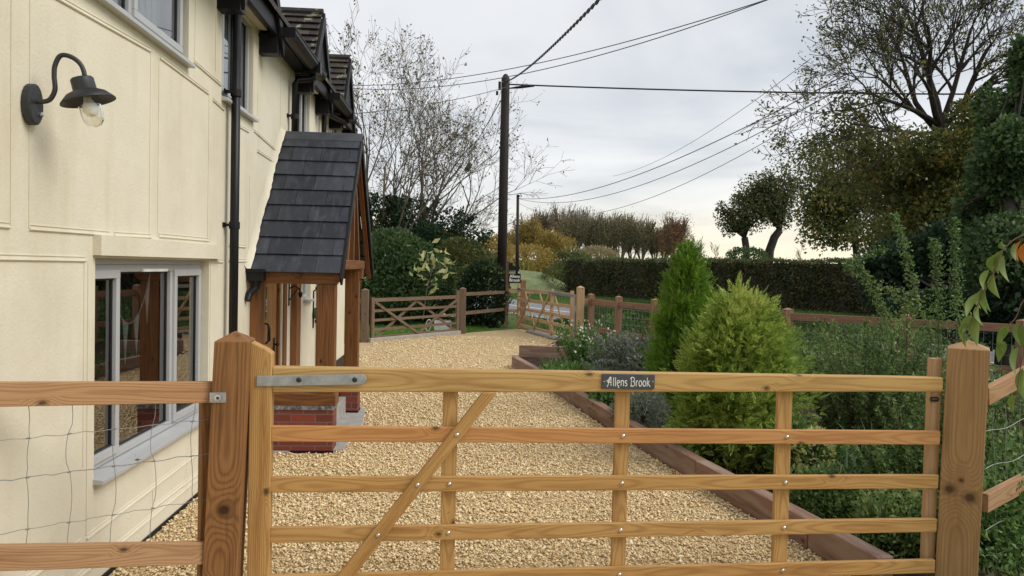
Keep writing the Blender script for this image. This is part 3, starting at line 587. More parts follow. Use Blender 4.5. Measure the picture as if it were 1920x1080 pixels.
# door in the house wall
dr = MB(); dr.box(W-.12, W-.02, 7.36, 7.46, .25, 1.98, 2); dr.box(W-.12, W-.02, 8.36, 8.46, .25, 1.98, 2); dr.box(W-.121, W-.019, 7.40, 8.44, 1.88, 1.98); dr.box(W-.02, W+.02, 8.44, 8.58, .25, 1.98, 2); df = dr.build('door_frame', 'oak', house, bevel=.004)
dd = MB(); dd.box(W-.1, W-.055, 7.46, 8.36, .26, 1.88, 2)
for i in range(5): dd.box(W-.056, W-.048, 7.465+i*.18, 7.465+i*.18+.172, .27, 1.87, 2)
dd = dd.build('door', 'door', house, bevel=.003)
x_ = MB(); x_.box(W-.05, W-.043, 7.87, 7.93, 1.2, 1.62); x_.build('slot_window', 'glassup', dd)
kx = MB(); kx.tube([(W-.045, 7.85, 1.16), (W-.01, 7.85, 1.15), (W-.0, 7.83, 1.10), (W-.0, 7.82, .98), (W-.03, 7.85, .95), (W-.0, 7.88, .98), (W-.0, 7.87, 1.10), (W-.01, 7.85, 1.15)], .010, 6); kx.build('knocker', 'blackpaint', dd)
hx = MB(); hx.box(W-.05, W-.04, 8.22, 8.28, .75, .97); hx.tube([(W-.045, 8.25, .90), (W+.01, 8.25, .90), (W+.015, 8.15, .90)], .011, 8); hx.build('handle', 'blackpaint', dd)
ht = thing('lantern_bracket', 'black wrought iron bracket on the cream wall inside the porch', 'bracket', (W, 8.72, 1.5))
q = MB(); q.box(W, W+.012, 8.70, 8.73, 1.30, 1.56); q.tube([(W+.01, 8.715, 1.50), (W+.07, 8.715, 1.53), (W+.12, 8.715, 1.50), (W+.135, 8.715, 1.45)], .009, 6); q.tube([(W+.01, 8.715, 1.36), (W+.06, 8.715, 1.44), (W+.11, 8.715, 1.50)], .007, 6); q.build('arm', 'blackpaint', ht)
MB().lathe([(0, .0), (.022, 0), (.026, -.02), (.015, -.06), (0, -.065)], (W+.135, 8.715, 1.46), (0, 0, 1), 14).build('hook_cup', 'blackpaint', ht)
cc_ = simple('green_enamel', (.02, .07, .05), .35)
hr = thing('hose_reel', 'small dark green round tap reel fixed to the cream wall beyond the porch', 'hose reel', (W, 10.2, 1.15))
MB().lathe([(0, 0), (.07, 0), (.085, .02), (.085, .09), (.07, .11), (0, .12)], (W+.02, 10.2, 1.12), (1, 0, 0), 20).build('drum', cc_, hr, True)
q = MB(); q.box(W, W+.015, 10.16, 10.19, .92, 1.42); q.tube([(W+.01, 10.18, 1.42), (W+.05, 10.18, 1.45), (W+.07, 10.18, 1.38)], .01, 6); q.build('bracket', 'blackpaint', hr)
# ------------------------------------------------------------------ near gate
GP = Vector((-.899, 3.665, 0)); GD = Vector((3.607, .305, 0)).normalized(); GN = Vector((GD.y, -GD.x, 0))      # GN points to the camera
def G(s, z, o=0): q = GP+GD*s+GN*o; return Vector((q.x, q.y, z))
def gbox(mb, s0, s1, zl0, zl1, o0, o1, zr0=None, zr1=None, ax='s'):
    zr0 = zl0 if zr0 is None else zr0; zr1 = zl1 if zr1 is None else zr1; sd = random.random()*40
    vs = [G(s0, zl0, o0), G(s0, zl1, o0), G(s1, zr0, o0), G(s1, zr1, o0), G(s0, zl0, o1), G(s0, zl1, o1), G(s1, zr0, o1), G(s1, zr1, o1)]
    zm = (zl0+zl1)/2; sm = (s0+s1)/2; om = (o0+o1)/2
    if ax == 's': gs = [(a+sd, b, c-om) for a, b, c in ((s0, -(zl1-zl0)/2, o0), (s0, (zl1-zl0)/2, o0), (s1, -(zr1-zr0)/2, o0), (s1, (zr1-zr0)/2, o0), (s0, -(zl1-zl0)/2, o1), (s0, (zl1-zl0)/2, o1), (s1, -(zr1-zr0)/2, o1), (s1, (zr1-zr0)/2, o1))]
    else: gs = [(z+sd, a-sm, c-om) for z, a, c in ((zl0, s0, o0), (zl1, s0, o0), (zr0, s1, o0), (zr1, s1, o0), (zl0, s0, o1), (zl1, s0, o1), (zr0, s1, o1), (zr1, s1, o1))]
    mb.add(vs, [(0, 1, 3, 2), (4, 6, 7, 5), (0, 4, 5, 1), (2, 3, 7, 6), (0, 2, 6, 4), (1, 5, 7, 3)], gs); return mb
gate = thing('field_gate', 'new pale pine five-bar field gate with slate name plate, closed across the drive', 'gate', G(0, 0))
random.seed(21)
gbox(MB(), .004, 3.66, 1.165, 1.290, -.06, .0, 1.152, 1.234).build('rail', 'gatetop', gate, bevel=.008)['label'] = 'deep pale top rail with name plate'
RT = ((.999, .928), (.747, .678), (.497, .428), (.259, .192))
for a, b in RT:
    gbox(MB(), .004, 3.655, a-.077, a, -.030, -.002, b-.077, b).build('rail', 'gateorange' if a > .9 else 'gate', gate, bevel=.004)
for s0, s1 in ((.843, .918), (1.755, 1.832), (2.677, 2.762)):
    z = 1.167-.0036*s0; gbox(MB(), s0, s1, .17, z, -.058, -.031, ax='z').build('upright', 'gate', gate, bevel=.003)
st_ = MB(); st_.prism([G(-.098, .15, .012), G(.006, .15, .012), G(.006, 1.355, .012), G(-.02, 1.375, .012), G(-.098, 1.415, .012)], -GN*.085, (0, 0, 1)); st_.build('hanging_stile', 'gate', gate, bevel=.005)
gbox(MB(), 3.63, 3.70, .12, 1.335, -.10, -.061, ax='z').build('closing_stile', 'newgate', gate, bevel=.004)
bc = MB(); bc.prism([G(.302, .215, .0), G(.390, .215, .0), G(1.112, 1.163, .0), G(1.038, 1.163, .0)], GN*.026, (G(1.075, 1.163)-G(.346, .215)).normalized()); bc.build('brace', 'gate', gate, bevel=.004)
hg = MB(); hg.prism([G(-.064, 1.197, .0135), G(.44, 1.205, .0135), G(.452, 1.212, .0135), G(.461, 1.23, .0135), G(.452, 1.248, .0135), G(.44, 1.256, .0135), G(-.064, 1.249, .0135)], GN*.006); hg = hg.build('hinge_strap', 'galv', gate, bevel=.002)
for s_ in (.135, .402):
    b_ = MB().lathe([(0, .004), (.007, .004), (.012, .002), (.013, 0), (.009, -.004)], G(s_, 1.229, .0215), GN, 12).build('bolt', 'bolthole', hg, True)
def bolt(s, z, o): MB().lathe([(.0, .007), (.006, .006), (.0105, .0035), (.0115, 0), (.0115, -.003)], G(s, z, o), GN, 14).build('bolt', 'bolt', gate, True)
for a, b in RT:
    for s in (.88, 1.79, 2.72): bolt(s, a+(b-a)*s/3.65-.038, .0005)
for k_ in range(1, 3): pass
for a in (.95, .70, .452): f = (1.163-a)/(1.163-.215); bolt(1.075+(.346-1.075)*f, a, .0275)
MB().tube([G(3.63, 1.10, -.055), G(3.67, 1.10, -.055)], .014, 8).build('latch', 'bolthole', gate)
# slate name plate
npl = gbox(MB(), 1.664, 1.952, 1.178, 1.2575, .001, .010, 1.174, 1.2525).build('name_plate', simple('plate_slate', (.055, .06, .07), .55, var=.2, ns=30), gate, bevel=.003)
npl['label'] = 'dark slate plate reading Allens Brook'
def arc(cx, cy, rx, ry, a0, a1, n=8): return [(cx+rx*math.cos(rad(a0+(a1-a0)*i/n)), cy+ry*math.sin(rad(a0+(a1-a0)*i/n))) for i in range(n+1)]
GL = {  # art-nouveau strokes on a unit em: (advance, strokes)
 'A': (.70, [[(.0, .50), (.05, .60), (.13, .62), (.20, .52), (.17, .44), (.10, .46)], [(.20, .60), (.30, .85), (.42, 1.0), (.47, .98), (.48, .6), (.50, .0)], [(.44, .98), (.30, .55), (.16, .10), (.05, -.12)], [(.10, .36), (.30, .40), (.52, .36)]]),
 'l': (.22, [[(.08, .95), (.07, .3), (.09, .02), (.15, .0)]]),
 'e': (.42, [[(.06, .30), (.34, .40)]+arc(.20, .33, .155, .31, 15, 290), [(.22, .02), (.18, -.16), (.30, -.18)]]),
 'n': (.46, [[(.08, .62), (.08, 0)], [(.08, .45)]+arc(.22, .42, .14, .2, 150, 0)+[(.36, 0)]]),
 's': (.36, [arc(.19, .47, .12, .15, 30, 250, 7)+arc(.17, .17, .13, .16, 70, -150, 7)]),
 'B': (.62, [[(.14, .95), (.13, 0)], [(.0, .78), (.08, .92)]+arc(.26, .74, .22, .25, 110, -80, 8), arc(.28, .26, .25, .27, 85, -120, 9)+[(.02, .02)]]),
 'r': (.34, [[(.08, .62), (.08, 0)], [(.08, .42), (.16, .58), (.27, .62)]]),
 'o': (.46, [arc(.21, .31, .16, .31, 0, 360, 14)]),
 'k': (.46, [[(.08, .98), (.08, 0)], [(.10, .30), (.33, .64)], [(.16, .38), (.30, .12), (.42, -.04)]]), ' ': (.30, [])}
tx = MB(); em = .0475; wd = sum(GL[c][0] for c in 'Allens Brook')*em; wd *= 1.0; x = 1.808-wd/2
for ch in 'Allens Brook':
    ad, ss = GL[ch]
    for s_ in ss: tx.tube([G(x+a*em, 1.194+b*em-(x-1.66)*.015, .0108) for a, b in s_], .0024, 5)
    x += ad*em
tx.build('lettering', 'white', npl)
for s_ in (1.675, 1.941): MB().lathe([(0, .002), (.0035, .001), (.004, 0)], G(s_, 1.216, .0105), GN, 10).build('screw', 'bolt', npl)
# gate posts
def sqpost(name, label, cat, mt, s0, s1, o0, o1, zt, cap, lean=0., group=None, sub=0):
    mb = MB(); sd = 0; vs = []; gs = []; n = 14; cs_ = ((s0, o0), (s1, o0), (s1, o1), (s0, o1)); sm, om = (s0+s1)/2, (o0+o1)/2
    for i in range(n+1):
        z = -.1+(zt+.1)*i/n
        for (s, o) in cs_: vs.append(G(s+lean*(z-zt), z, o)); gs.append((z+sd, s-sm, o-om))
    fs = [(i*4+k, i*4+(k+1) % 4, i*4+4+(k+1) % 4, i*4+4+k) for i in range(n) for k in range(4)]
    vs.append(G(sm, zt+cap, om)); gs.append((zt+sd, .0, .0)); fs += [(n*4+k, n*4+(k+1) % 4, len(vs)-1) for k in range(4)]+[(3, 2, 1, 0)]
    o = mb.add(vs, fs, gs).build(name, mt, None, bevel=.004); return tag(o, label, cat, group)
random.seed(5)
sqpost('gate_post', 'dark brown square hinge post with pyramid top, on the gate\'s left end', 'post', 'post', -.245, -.088, .085, -.085, 1.42, .045, .038)
fc = onY(1814, 700, 3.93); fd = Vector((fc.x, fc.y, 0)).normalized(); fs_ = Vector((fd.y, -fd.x, 0)); oG = G
def G(s_, z, o=0): q = fc+fs_*s_-fd*o; return Vector((q.x, q.y, z))
sqpost('gate_post', 'thick weathered pale post with knotty patch, on the gate\'s right end', 'post', 'postR', -.103, .103, .0, -.206, 1.40, .045, .012)
G = oG
pl = thing('post_fixing', 'square steel washer plate and nut on the left gate post', 'fixing', G(-.21, 1.157, .088))
gbox(MB(), -.262, -.188, 1.132, 1.180, .086, .089).build('plate', 'galv', pl, bevel=.001)
MB().lathe([(0, .016), (.009, .016), (.017, .014), (.019, .002), (.019, 0)], G(-.222, 1.157, .0895), GN, 6).build('nut', 'bolt', pl)
MB().lathe([(0, .004), (.006, .004), (.007, 0)], G(-.222, 1.157, .105), GN, 12).build('bolt_end', 'bolthole', pl)
# left fence up to the wall
lf = thing('rail_fence', 'two-rail timber fence with wire netting between the left gate post and the cream wall', 'fence', G(-.6, 0))
pA = G(-.245, 0, .03); pB = onY(-25, 737, 3.12); pB.z = 0
def LFP(f, z, o=0): q = pA+(pB-pA)*f; d = (pB-pA).normalized(); n = Vector((-d.y, d.x, 0)); n = -n if n.y > 0 else n; q = q+n*o; return Vector((q.x, q.y, z))
def zfor(px, py):  # height seen at pixel on the fence line
    r = ray(px, py); d = pB-pA; t = (pA.x*d.y-pA.y*d.x)/(r.x*d.y-r.y*d.x); return H+r.z*t
zt0, zt1, zb0, zb1 = zfor(403, 735.5), zfor(0, 737.5), zfor(388, 1036), zfor(0, 1041)
MB().board(LFP(-.02, zt0), LFP(1, zt1), .100, .035).build('rail', 'rail', lf, bevel=.004)
MB().board(LFP(.035, zb0), LFP(1, zb1), .104, .035).build('rail', 'rail', lf, bevel=.004)
MB().board(LFP(.03, -.1, -.045), LFP(.03, 1.12, -.045), .07, .05, pB-pA).build('fence_post', 'post', lf, bevel=.004)
wm = MB()
hz_ = [zfor(200, 808), zfor(200, 878), zfor(200, 970), zfor(200, 1078)-.1]
for z in hz_[:3]:
    wm.tube([LFP(.03+f*.97/30, z+.003*math.sin(f*1.3+z*9)+.002*random.uniform(-1, 1), -.02) for f in range(31)], .0016 if z != hz_[1] else .0022, 5)
for px in (-60, 53, 131, 215, 289, 362):
    r = ray(px, 860); d = pB-pA; t = (pA.x*d.y-pA.y*d.x)/(r.x*d.y-r.y*d.x); q = r*t; f = (Vector((q.x, q.y, 0))-pA).dot(d)/d.length_squared
    zs = [1.2]+hz_[:3]+[.42]; pts = []
    for i in range(len(zs)-1):
        for k_ in range(4): u = k_/4; pts.append(LFP(f+.006*math.sin(i*2.3+px)+.009*math.sin(u*PI)*(1 if i % 2 else -1), zs[i]+(zs[i+1]-zs[i])*u, -.018))
    wm.tube(pts, .0015, 5)
    for z in hz_[:3]: c_ = LFP(f, z, -.019); wm.tube([c_+Vector((-.008, 0, -.002)), c_+Vector((.008, 0, .002))], .0035, 5)
wm.build('wire_netting', 'wire', lf)
# right fence: rails slanting up from the right post
rf_ = thing('rail_fence', 'two slanting timber rails with loose netting wires, right of the knotty gate post', 'fence', (3.3, 4.2, 0))
A0, A1 = onY(1848, 743, 4.13), onY(2010, 655, 4.9)
B0, B1 = onY(1846, 943, 4.10), onY(2010, 856, 4.9)
MB().board(A0, A1, .108, .04).build('rail', 'rail', rf_, bevel=.004); MB().board(B0, B1, .112, .04).build('rail', 'rail', rf_, bevel=.004)
wm = MB()
for y0_, y1_ in ((812, 782), (880, 845), (992, 955), (1045, 1005), (1078, 1050)):
    p0, p1 = onY(1848, y0_, 4.15), onY(1990, y1_-18, 4.8); wm.tube([p0+(p1-p0)*(i/12)+Vector((0, 0, .012*math.sin(i*1.1+y0_))) for i in range(13)], .0022, 5)
for px in (1862, 1885, 1912, 1945):
    f = (px-1848)/142; p0, p1 = onY(px, 770-f*40, 4.15+f*.65), onY(px+8, 1080, 4.15+f*.65); wm.tube([p0+(p1-p0)*(i/8)+Vector((.008*math.sin(i*2+px), 0, 0)) for i in range(9)], .0014, 4)
wm.build('wire_netting', 'wire', rf_)
q = onY(2010, 760, 4.93); MB().board((q.x, q.y, -.1), (q.x, q.y, 1.5), .1, .1).build('fence_post', 'rail', rf_, bevel=.005)
# ------------------------------------------------------------------ sleepers round the bed
def sleeper(p0, p1, label, hgt_=.2, th=.115, m='sleeper'):
    p0, p1 = Vector((*p0, hgt_/2)), Vector((*p1, hgt_/2)); d = (p1-p0).normalized(); n = Vector((d.y, -d.x, 0))
    if n.x < 0: n = -n
    mb = MB(); mb.board(p0+n*th/2+d*.004, p1+n*th/2-d*.004, hgt_, th); tag(mb.build('timber_sleeper', m, None, bevel=.009), label, 'sleeper', 'timber sleepers edging the flower bed')
def bp_(f):
    ys = [p[1] for p in BED]; xs = [p[0] for p in BED]; return (float(np.interp(f, ys, xs)), f)
for a, b, lb in ((3.99, 4.62, 'nearest sleeper of the bed edge, behind the right end of the gate'), (4.62, 6.10, 'second sleeper of the bed edge, under the right-hand shrubs'), (6.10, 7.30, 'sleeper at the foot of the golden conifer'), (7.30, 9.75, 'long sleeper beside the slate name plate in view'), (9.75, 13.3, 'far sleeper running back to the corner of the bed')):
    sleeper(bp_(a), bp_(b), lb)
sleeper((1.25, 14.75), (2.3, 14.55), 'short crosswise sleeper at the far end of the bed', .24)
# ------------------------------------------------------------------ far timber gates and fences
def post(mb, x, y, zt, w_=.12, cap=.03, z0=-.1):
    mb.box(x-w_/2, x+w_/2, y-w_/2, y+w_/2, z0, zt, 2); h = w_/2; n = len(mb.v)
    mb.add([(x-h-.008, y-h-.008, zt), (x+h+.008, y-h-.008, zt), (x+h+.008, y+h+.008, zt), (x-h-.008, y+h+.008, zt), (x, y, zt+cap)], [(0, 1, 4), (1, 2, 4), (2, 3, 4), (3, 0, 4), (3, 2, 1, 0)], [(0, 0, 0)]*5); return mb
a0, a1 = Vector((-1.96, 17.3, 0)), Vector((.0, 19.6, 0))
og = thing('field_gate', 'old brown wooden gate with crossed braces across the far left corner of the gravel', 'gate', a0)
def OG(f, z, o=0): q = a0+(a1-a0)*f; n = Vector((.76, -.65, 0)); q = q+n*o; return Vector((q.x, q.y, z))
zt = .99
for i, z in enumerate((.97, .72, .50, .28, .10)): MB().board(OG(0, z), OG(1, z+.02), .085 if i == 0 else .06, .04).build('rail', 'old', og)
for f in (.0, 1.): MB().board(OG(f, .06, .0), OG(f, 1.03 if f == 0 else 1.16), .09, .06, a1-a0).build('stile', 'old', og)
for f0, z0, f1, z1, o in ((.02, .92, .5, .12, .035), (.5, .92, .06, .1, -.035), (.98, .92, .5, .12, .035), (.5, .92, .96, .14, -.035)): MB().board(OG(f0, z0, o), OG(f1, z1, o), .06, .025).build('brace', 'old', og)
tag(post(MB(), -2.12, 17.2, 1.2, .17, .05).build('gate_post', 'old', None, bevel=.01), 'weathered post on the left of the old brown gate', 'post')
tag(post(MB(), .14, 19.75, 1.2, .18, .05).build('gate_post', 'old', None, bevel=.01), 'weathered post on the right of the old brown gate', 'post')
ke = MB(); ke.board((-2.0, 17.12, .04), (.08, 19.6, .04), .12, .09); tag(ke.build('kerb_edging', 'concrete', None, bevel=.01), 'concrete kerb under the old brown gate', 'kerb')
sf_ = thing('rail_fence', 'short weathered fence between the porch and the old brown gate', 'fence', (-2.6, 16.9, 0))
for z in (.95, .42): MB().board((-3.4, 16.2, z), (-2.2, 17.15, z), .09, .04).build('rail', 'old', sf_)
post(MB(), -3.4, 16.2, 1.1).build('fence_post', 'old', sf_); post(MB(), -2.3, 17.22, .98, .07).build('fence_post', 'old', sf_)
mf = thing('rail_fence', 'two-rail fence half buried in ivy, between the old gate and the name sign', 'fence', (.8, 20.6, 0))
for z in (1.06, .55): MB().board((.2, 19.8, z), (1.42, 22.0, z), .09, .04).build('rail', 'old', mf)
ip = thing('sign_post', 'grey mossy fence post carrying the black name sign, left of the pale road gate', 'post', (1.47, 22, 0))
post(MB(), 1.47, 22, 2.0, .09).build('post', 'old', ip)
sg = thing('name_sign', 'small black hanging board lettered Allens Brook with cut-out silhouette on top', 'sign', (1.64, 21.9, 1.5))
sb_ = MB(); sb_.box(1.50, 1.86, 21.90, 21.92, 1.34, 1.62); sb_.build('board', 'blackpaint', sg, bevel=.004)
sb_ = MB(); sb_.prism([(1.50, 21.91, 1.70), (1.80, 21.91, 1.70), (1.83, 21.91, 1.80), (1.78, 21.91, 1.92), (1.70, 21.91, 1.83), (1.62, 21.91, 1.86), (1.60, 21.91, 1.98), (1.56, 21.91, 1.92), (1.50, 21.91, 1.97)], (0, .015, 0)); sb_.tube([(1.5, 21.91, 1.67), (1.84, 21.91, 1.67)], .012, 6); sb_.build('silhouette', 'blackpaint', sg)
for txt, z in (('Allens', 1.50), ('Brook', 1.385)):
    cu = bpy.data.curves.new('t', 'FONT'); cu.body = txt; cu.size = .125; cu.extrude = .002; cu.offset = .003; cu.align_x = 'CENTER'
    to = bpy.data.objects.new('t', cu); COL.objects.link(to); dg = bpy.context.evaluated_depsgraph_get(); me = bpy.data.meshes.new_from_object(to.evaluated_get(dg)); bpy.data.objects.remove(to)
    me.materials.clear(); lo = finish('lettering', me, 'white', sg); lo.rotation_euler = (PI/2, 0, 0); lo.location = Vector((1.68, 21.893, z))-ORG[sg.name]
ws = MB(); ws.box(1.78, 1.81, 21.89, 21.90, 1.64, 1.68); ws.build('tab', 'white', sg)
# pale road gate
b0, b1 = Vector((1.77, 20.4, 0)), Vector((2.62, 18.0, 0))
b0 = onZ(972, 618); b1 = onZ(1034, 634); pg2 = onZ(1066, 636)
ng = thing('field_gate', 'pale new wooden gate with crossed braces and curved top, half open to the road', 'gate', b0)
dd_ = (b1-b0); nn_ = Vector((dd_.y, -dd_.x, 0)).normalized(); nn_ = nn_ if nn_.y < 0 else -nn_
def NG(f, z, o=0): q = b0+dd_*f+nn_*o; return Vector((q.x, q.y, z))
for i, z in enumerate((1.17, .88, .62, .38, .14)):
    MB().board(NG(0, z), NG(1.5, z-.0), .08, .035).build('rail', 'newgate', ng)
for f, zt in ((0, 1.33), (1., 1.27), (1.5, 1.27)): MB().board(NG(f, .05, .01), NG(f, zt, .01), .085, .07, dd_).build('stile', 'newgate', ng)
for f0, z0, f1, z1, o in ((.42, 1.12, .0, .1, .035), (.15, 1.12, .5, .1, -.035), (.95, 1.12, .5, .1, .035), (.6, 1.12, .97, .12, -.035), (1.08, 1.12, 1.42, .12, .03)): MB().board(NG(f0, z0, o), NG(f1, z1, o), .06, .025).build('brace', 'newgate', ng)
MB().board(NG(.93, 1.17, .045), NG(1.62, 1.15, .045), .06, .012).build('hinge_strap', 'galv', ng); MB().board(NG(-.02, 1.19, .045), NG(.1, 1.18, .045), .06, .012).build('latch', 'galv', ng)
gp2 = NG(1.68, 0); tag(post(MB(), gp2.x, gp2.y, 1.36, .17, .05).build('gate_post', 'newgate', None, bevel=.008), 'stout square post carrying the hinges of the pale road gate', 'post')
tag(post(MB(), 1.95, 22.0, 1.42, .16, .05).build('gate_post', 'fence', None, bevel=.008), 'reddish post behind the free end of the pale road gate', 'post')
sg_ = MB(); sg_.tube([(gp2.x-.13, gp2.y-.02, .05), (gp2.x-.13, gp2.y-.02, 1.2)], .018, 8); tag(sg_.build('steel_stay', 'galv'), 'thin steel rod upright beside the hinge post of the road gate', 'rod')
nf = thing('rail_fence', 'short pale two-rail fence from the sign post to the road gate', 'fence', (1.7, 22, 0))
for z in (1.12, .5): MB().board((1.47, 22.02, z), (1.95, 22.04, z), .1, .04).build('rail', 'newgate', nf)
thr = MB(); thr.prism([NG(.35, .02, .1), NG(1.2, .02, .15), NG(1.2, .02, -.15), NG(.35, .02, -.15)], (0, 0, .05)); tag(thr.build('stone_threshold', 'pave'), 'flat grey stone slab lying under the road gate', 'slab')
# long fence behind the flower bed
FP = [(gp2.x, gp2.y), (3.15, 17.3), (3.53, 16.0), (4.04, 14.9), (5.0, 13.6), (5.89, 12.8), (7.35, 11.6), (8.65, 10.7), (10.2, 9.6)]
lfn = thing('rail_fence', 'long reddish rail fence with wire mesh running behind the whole flower bed', 'fence', (4, 15, 0))
for i, (x, y) in enumerate(FP[1:]): post(MB(), x, y, 1.2 if i < 3 else 1.16, .14 if i < 4 else .15, .035).build('fence_post', 'fence', lfn, bevel=.006)
wm = MB()
for (xa, ya), (xb, yb) in zip(FP, FP[1:]):
    MB().board((xa, ya-.03, 1.04), (xb, yb-.03, 1.04), .13, .045).build('rail', 'fence', lfn, bevel=.004); MB().board((xa, ya-.03, .40), (xb, yb-.03, .40), .11, .04).build('rail', 'fence', lfn)
    d = math.hypot(xb-xa, yb-ya); n = int(d/.12)
    for k_ in range(n): f = (k_+.5)/n; wm.tube([(xa+(xb-xa)*f, ya+(yb-ya)*f-.06, .1), (xa+(xb-xa)*f, ya+(yb-ya)*f-.06, 1.06)], .003, 3, False)
    for z in (.25, .45, .62, .78, .95): wm.tube([(xa, ya-.06, z), (xb, yb-.06, z)], .003, 3, False)
wm.build('wire_netting', 'wire', lfn)
# white things on the lawn
wt = thing('storage_box', 'white plastic box with rumpled white cover standing on the lawn behind the old gate', 'box', (-.3, 20.3, 0))
q = MB(); q.box(-.62, -.16, 20.3, 20.7, .02, .30); q.build('box', 'white', wt, bevel=.02)
rs_ = np.random.default_rng(4); nx_ = 14; V = []; 
for i in range(nx_):
    for j in range(8): V.append((-.70+i*.07, 20.25+j*.06, .43+.05*rs_.random()-.10*abs(i/13-.4)))
I = np.arange(nx_*8).reshape(nx_, 8); npmesh('cover', np.array(V), np.stack([I[:-1, :-1], I[1:, :-1], I[1:, 1:], I[:-1, 1:]], -1).reshape(-1, 4), 'whitecloth', wt)
rg_ = MB(); rg_.tube([(-.76+.07*math.cos(a)*1., 19.9, .20+.15*math.sin(a)+.5*.07*math.cos(a)) for a in np.linspace(0, 2*PI, 17)], .014, 6); tag(rg_.build('rope_loop', 'white'), 'loop of white rope hanging behind the lower bars of the old gate', 'rope')
# ------------------------------------------------------------------ poles and cables
pt = Vector((1.46, 25, 0)); pole = thing('utility_pole', 'tall dark brown wooden utility pole carrying cables, centre of the view', 'utility pole', pt)
MB().tube([(pt.x+.02, 25, -.1), (pt.x+.01, 25, 4), (pt.x+0, 25, 8.15), (pt.x+0, 25, 8.28)], [.165, .155, .14, .06], 16).build('shaft', 'polewood', pole, True)
q = MB(); q.tube([(pt.x-.25, 24.9, 8.0), (pt.x+.2, 24.9, 8.0)], .012, 6); q.tube([(pt.x, 24.9, 7.65), (pt.x+.22, 24.9, 7.65)], .012, 6); q.build('bracket', 'galv', pole)
q = MB()
q.tube([(pt.x-.2, 24.88, 7.98), (pt.x-.2, 24.88, 7.72)], .045, 8); q.tube([(pt.x-.28, 24.88, 7.68), (pt.x-.28, 24.88, 7.55)], .04, 8); q.tube([(pt.x+.1, 24.85, 7.78), (pt.x+.5, 24.6, 7.78), (pt.x+.9, 24.3, 7.76)], [.02, .05, .03], 8); q.build('insulator', 'black', pole)
p2 = onY(970, 520, 52); pole2 = thing('utility_pole', 'thin distant utility pole just right of the tall one', 'utility pole', (p2.x, 52, 0))
tt = onY(971, 365, 52); MB().tube([(p2.x, 52, 0), (tt.x, 52, tt.z)], [.13, .10], 10).build('shaft', 'polewood', pole2, True)
q = MB(); q.tube([(tt.x, 51.9, tt.z-.1), (tt.x+.15, 51.9, tt.z-.1)], .05, 6); q.build('insulator', 'black', pole2)
def wire(a, b, sag, r, label, mt='cable', n=28, mid_=None, twist=False, group=None):
    P = [a+(b-a)*(i/n)+Vector((0, 0, -4*sag*(i/n)*(1-i/n))) for i in range(n+1)]
    mb = MB()
    if twist:
        n = 400; P = [a+(b-a)*(i/n)+Vector((0, 0, -4*sag*(i/n)*(1-i/n))) for i in range(n+1)]
        for ph in (0, PI): mb.tube([p+Vector((.0, .016*math.cos(i*.5+ph), .016*math.sin(i*.5+ph))) for i, p in enumerate(P)], r, 4, False)
    else: mb.tube(P, r, 5, False)
    tag(mb.build('cable', mt, None, True), label, 'cable', group)
top = onY(950, 158, 25); top2 = onY(952, 152, 25)
wire(top, onY(2150, 176, 20), .12, .026, 'thick black cable running level from the pole to the right edge')
wire(top2, onY(1150, -28, 7), .12, .012, 'twisted black cable climbing steeply from the pole to the top edge', twist=True)
wire(onY(950, 163, 25), onY(640, 216, 14), .10, .010, 'thin cable from the pole left to the house eaves', 'thincable')
wire(onY(1460, -8, 16), onY(640, 160, 30), .55, .013, 'upper of two near-parallel cables crossing the sky at top', 'thincable')
wire(onY(1470, -12, 16), onY(640, 164, 30), .75, .013, 'lower of two near-parallel cables crossing the sky at top', 'thincable')
wire(onY(945, 178, 25), onY(845, 340, 36), .1, .016, 'dark stay cable slanting down left from the pole with a black weight', 'cable')
wire(onY(940, 170, 25), onY(862, 385, 38), -.1, .007, 'fine grey stay wire slanting down left from the pole', 'thincable')
wt_ = onY(878, 313, 36); MB().tube([wt_+Vector((-.1, 0, -.18)), wt_+Vector((.1, 0, .18))], .12, 10).build('cable_weight', 'black', None, True); tag(bpy.data.objects['cable_weight'], 'small black weight on the slanting stay cable', 'weight')
e2 = onY(971, 372, 52)
wire(e2, onY(1585, 140, 19), 1.0, .017, 'upper cable sweeping from the distant pole to the big tree', 'thincable')
wire(e2, onY(1590, 158, 19), 1.35, .014, 'middle cable sweeping from the distant pole to the big tree', 'thincable')
wire(e2+Vector((0, 0, -.3)), onY(1600, 165, 17), 1.8, .010, 'lowest cable sweeping from the distant pole to the big tree', 'thincable')
wire(onY(1150, 330, 40), onY(1520, 110, 18), .5, .008, 'faint wire rising steeply towards the top of the big tree', 'thincable')
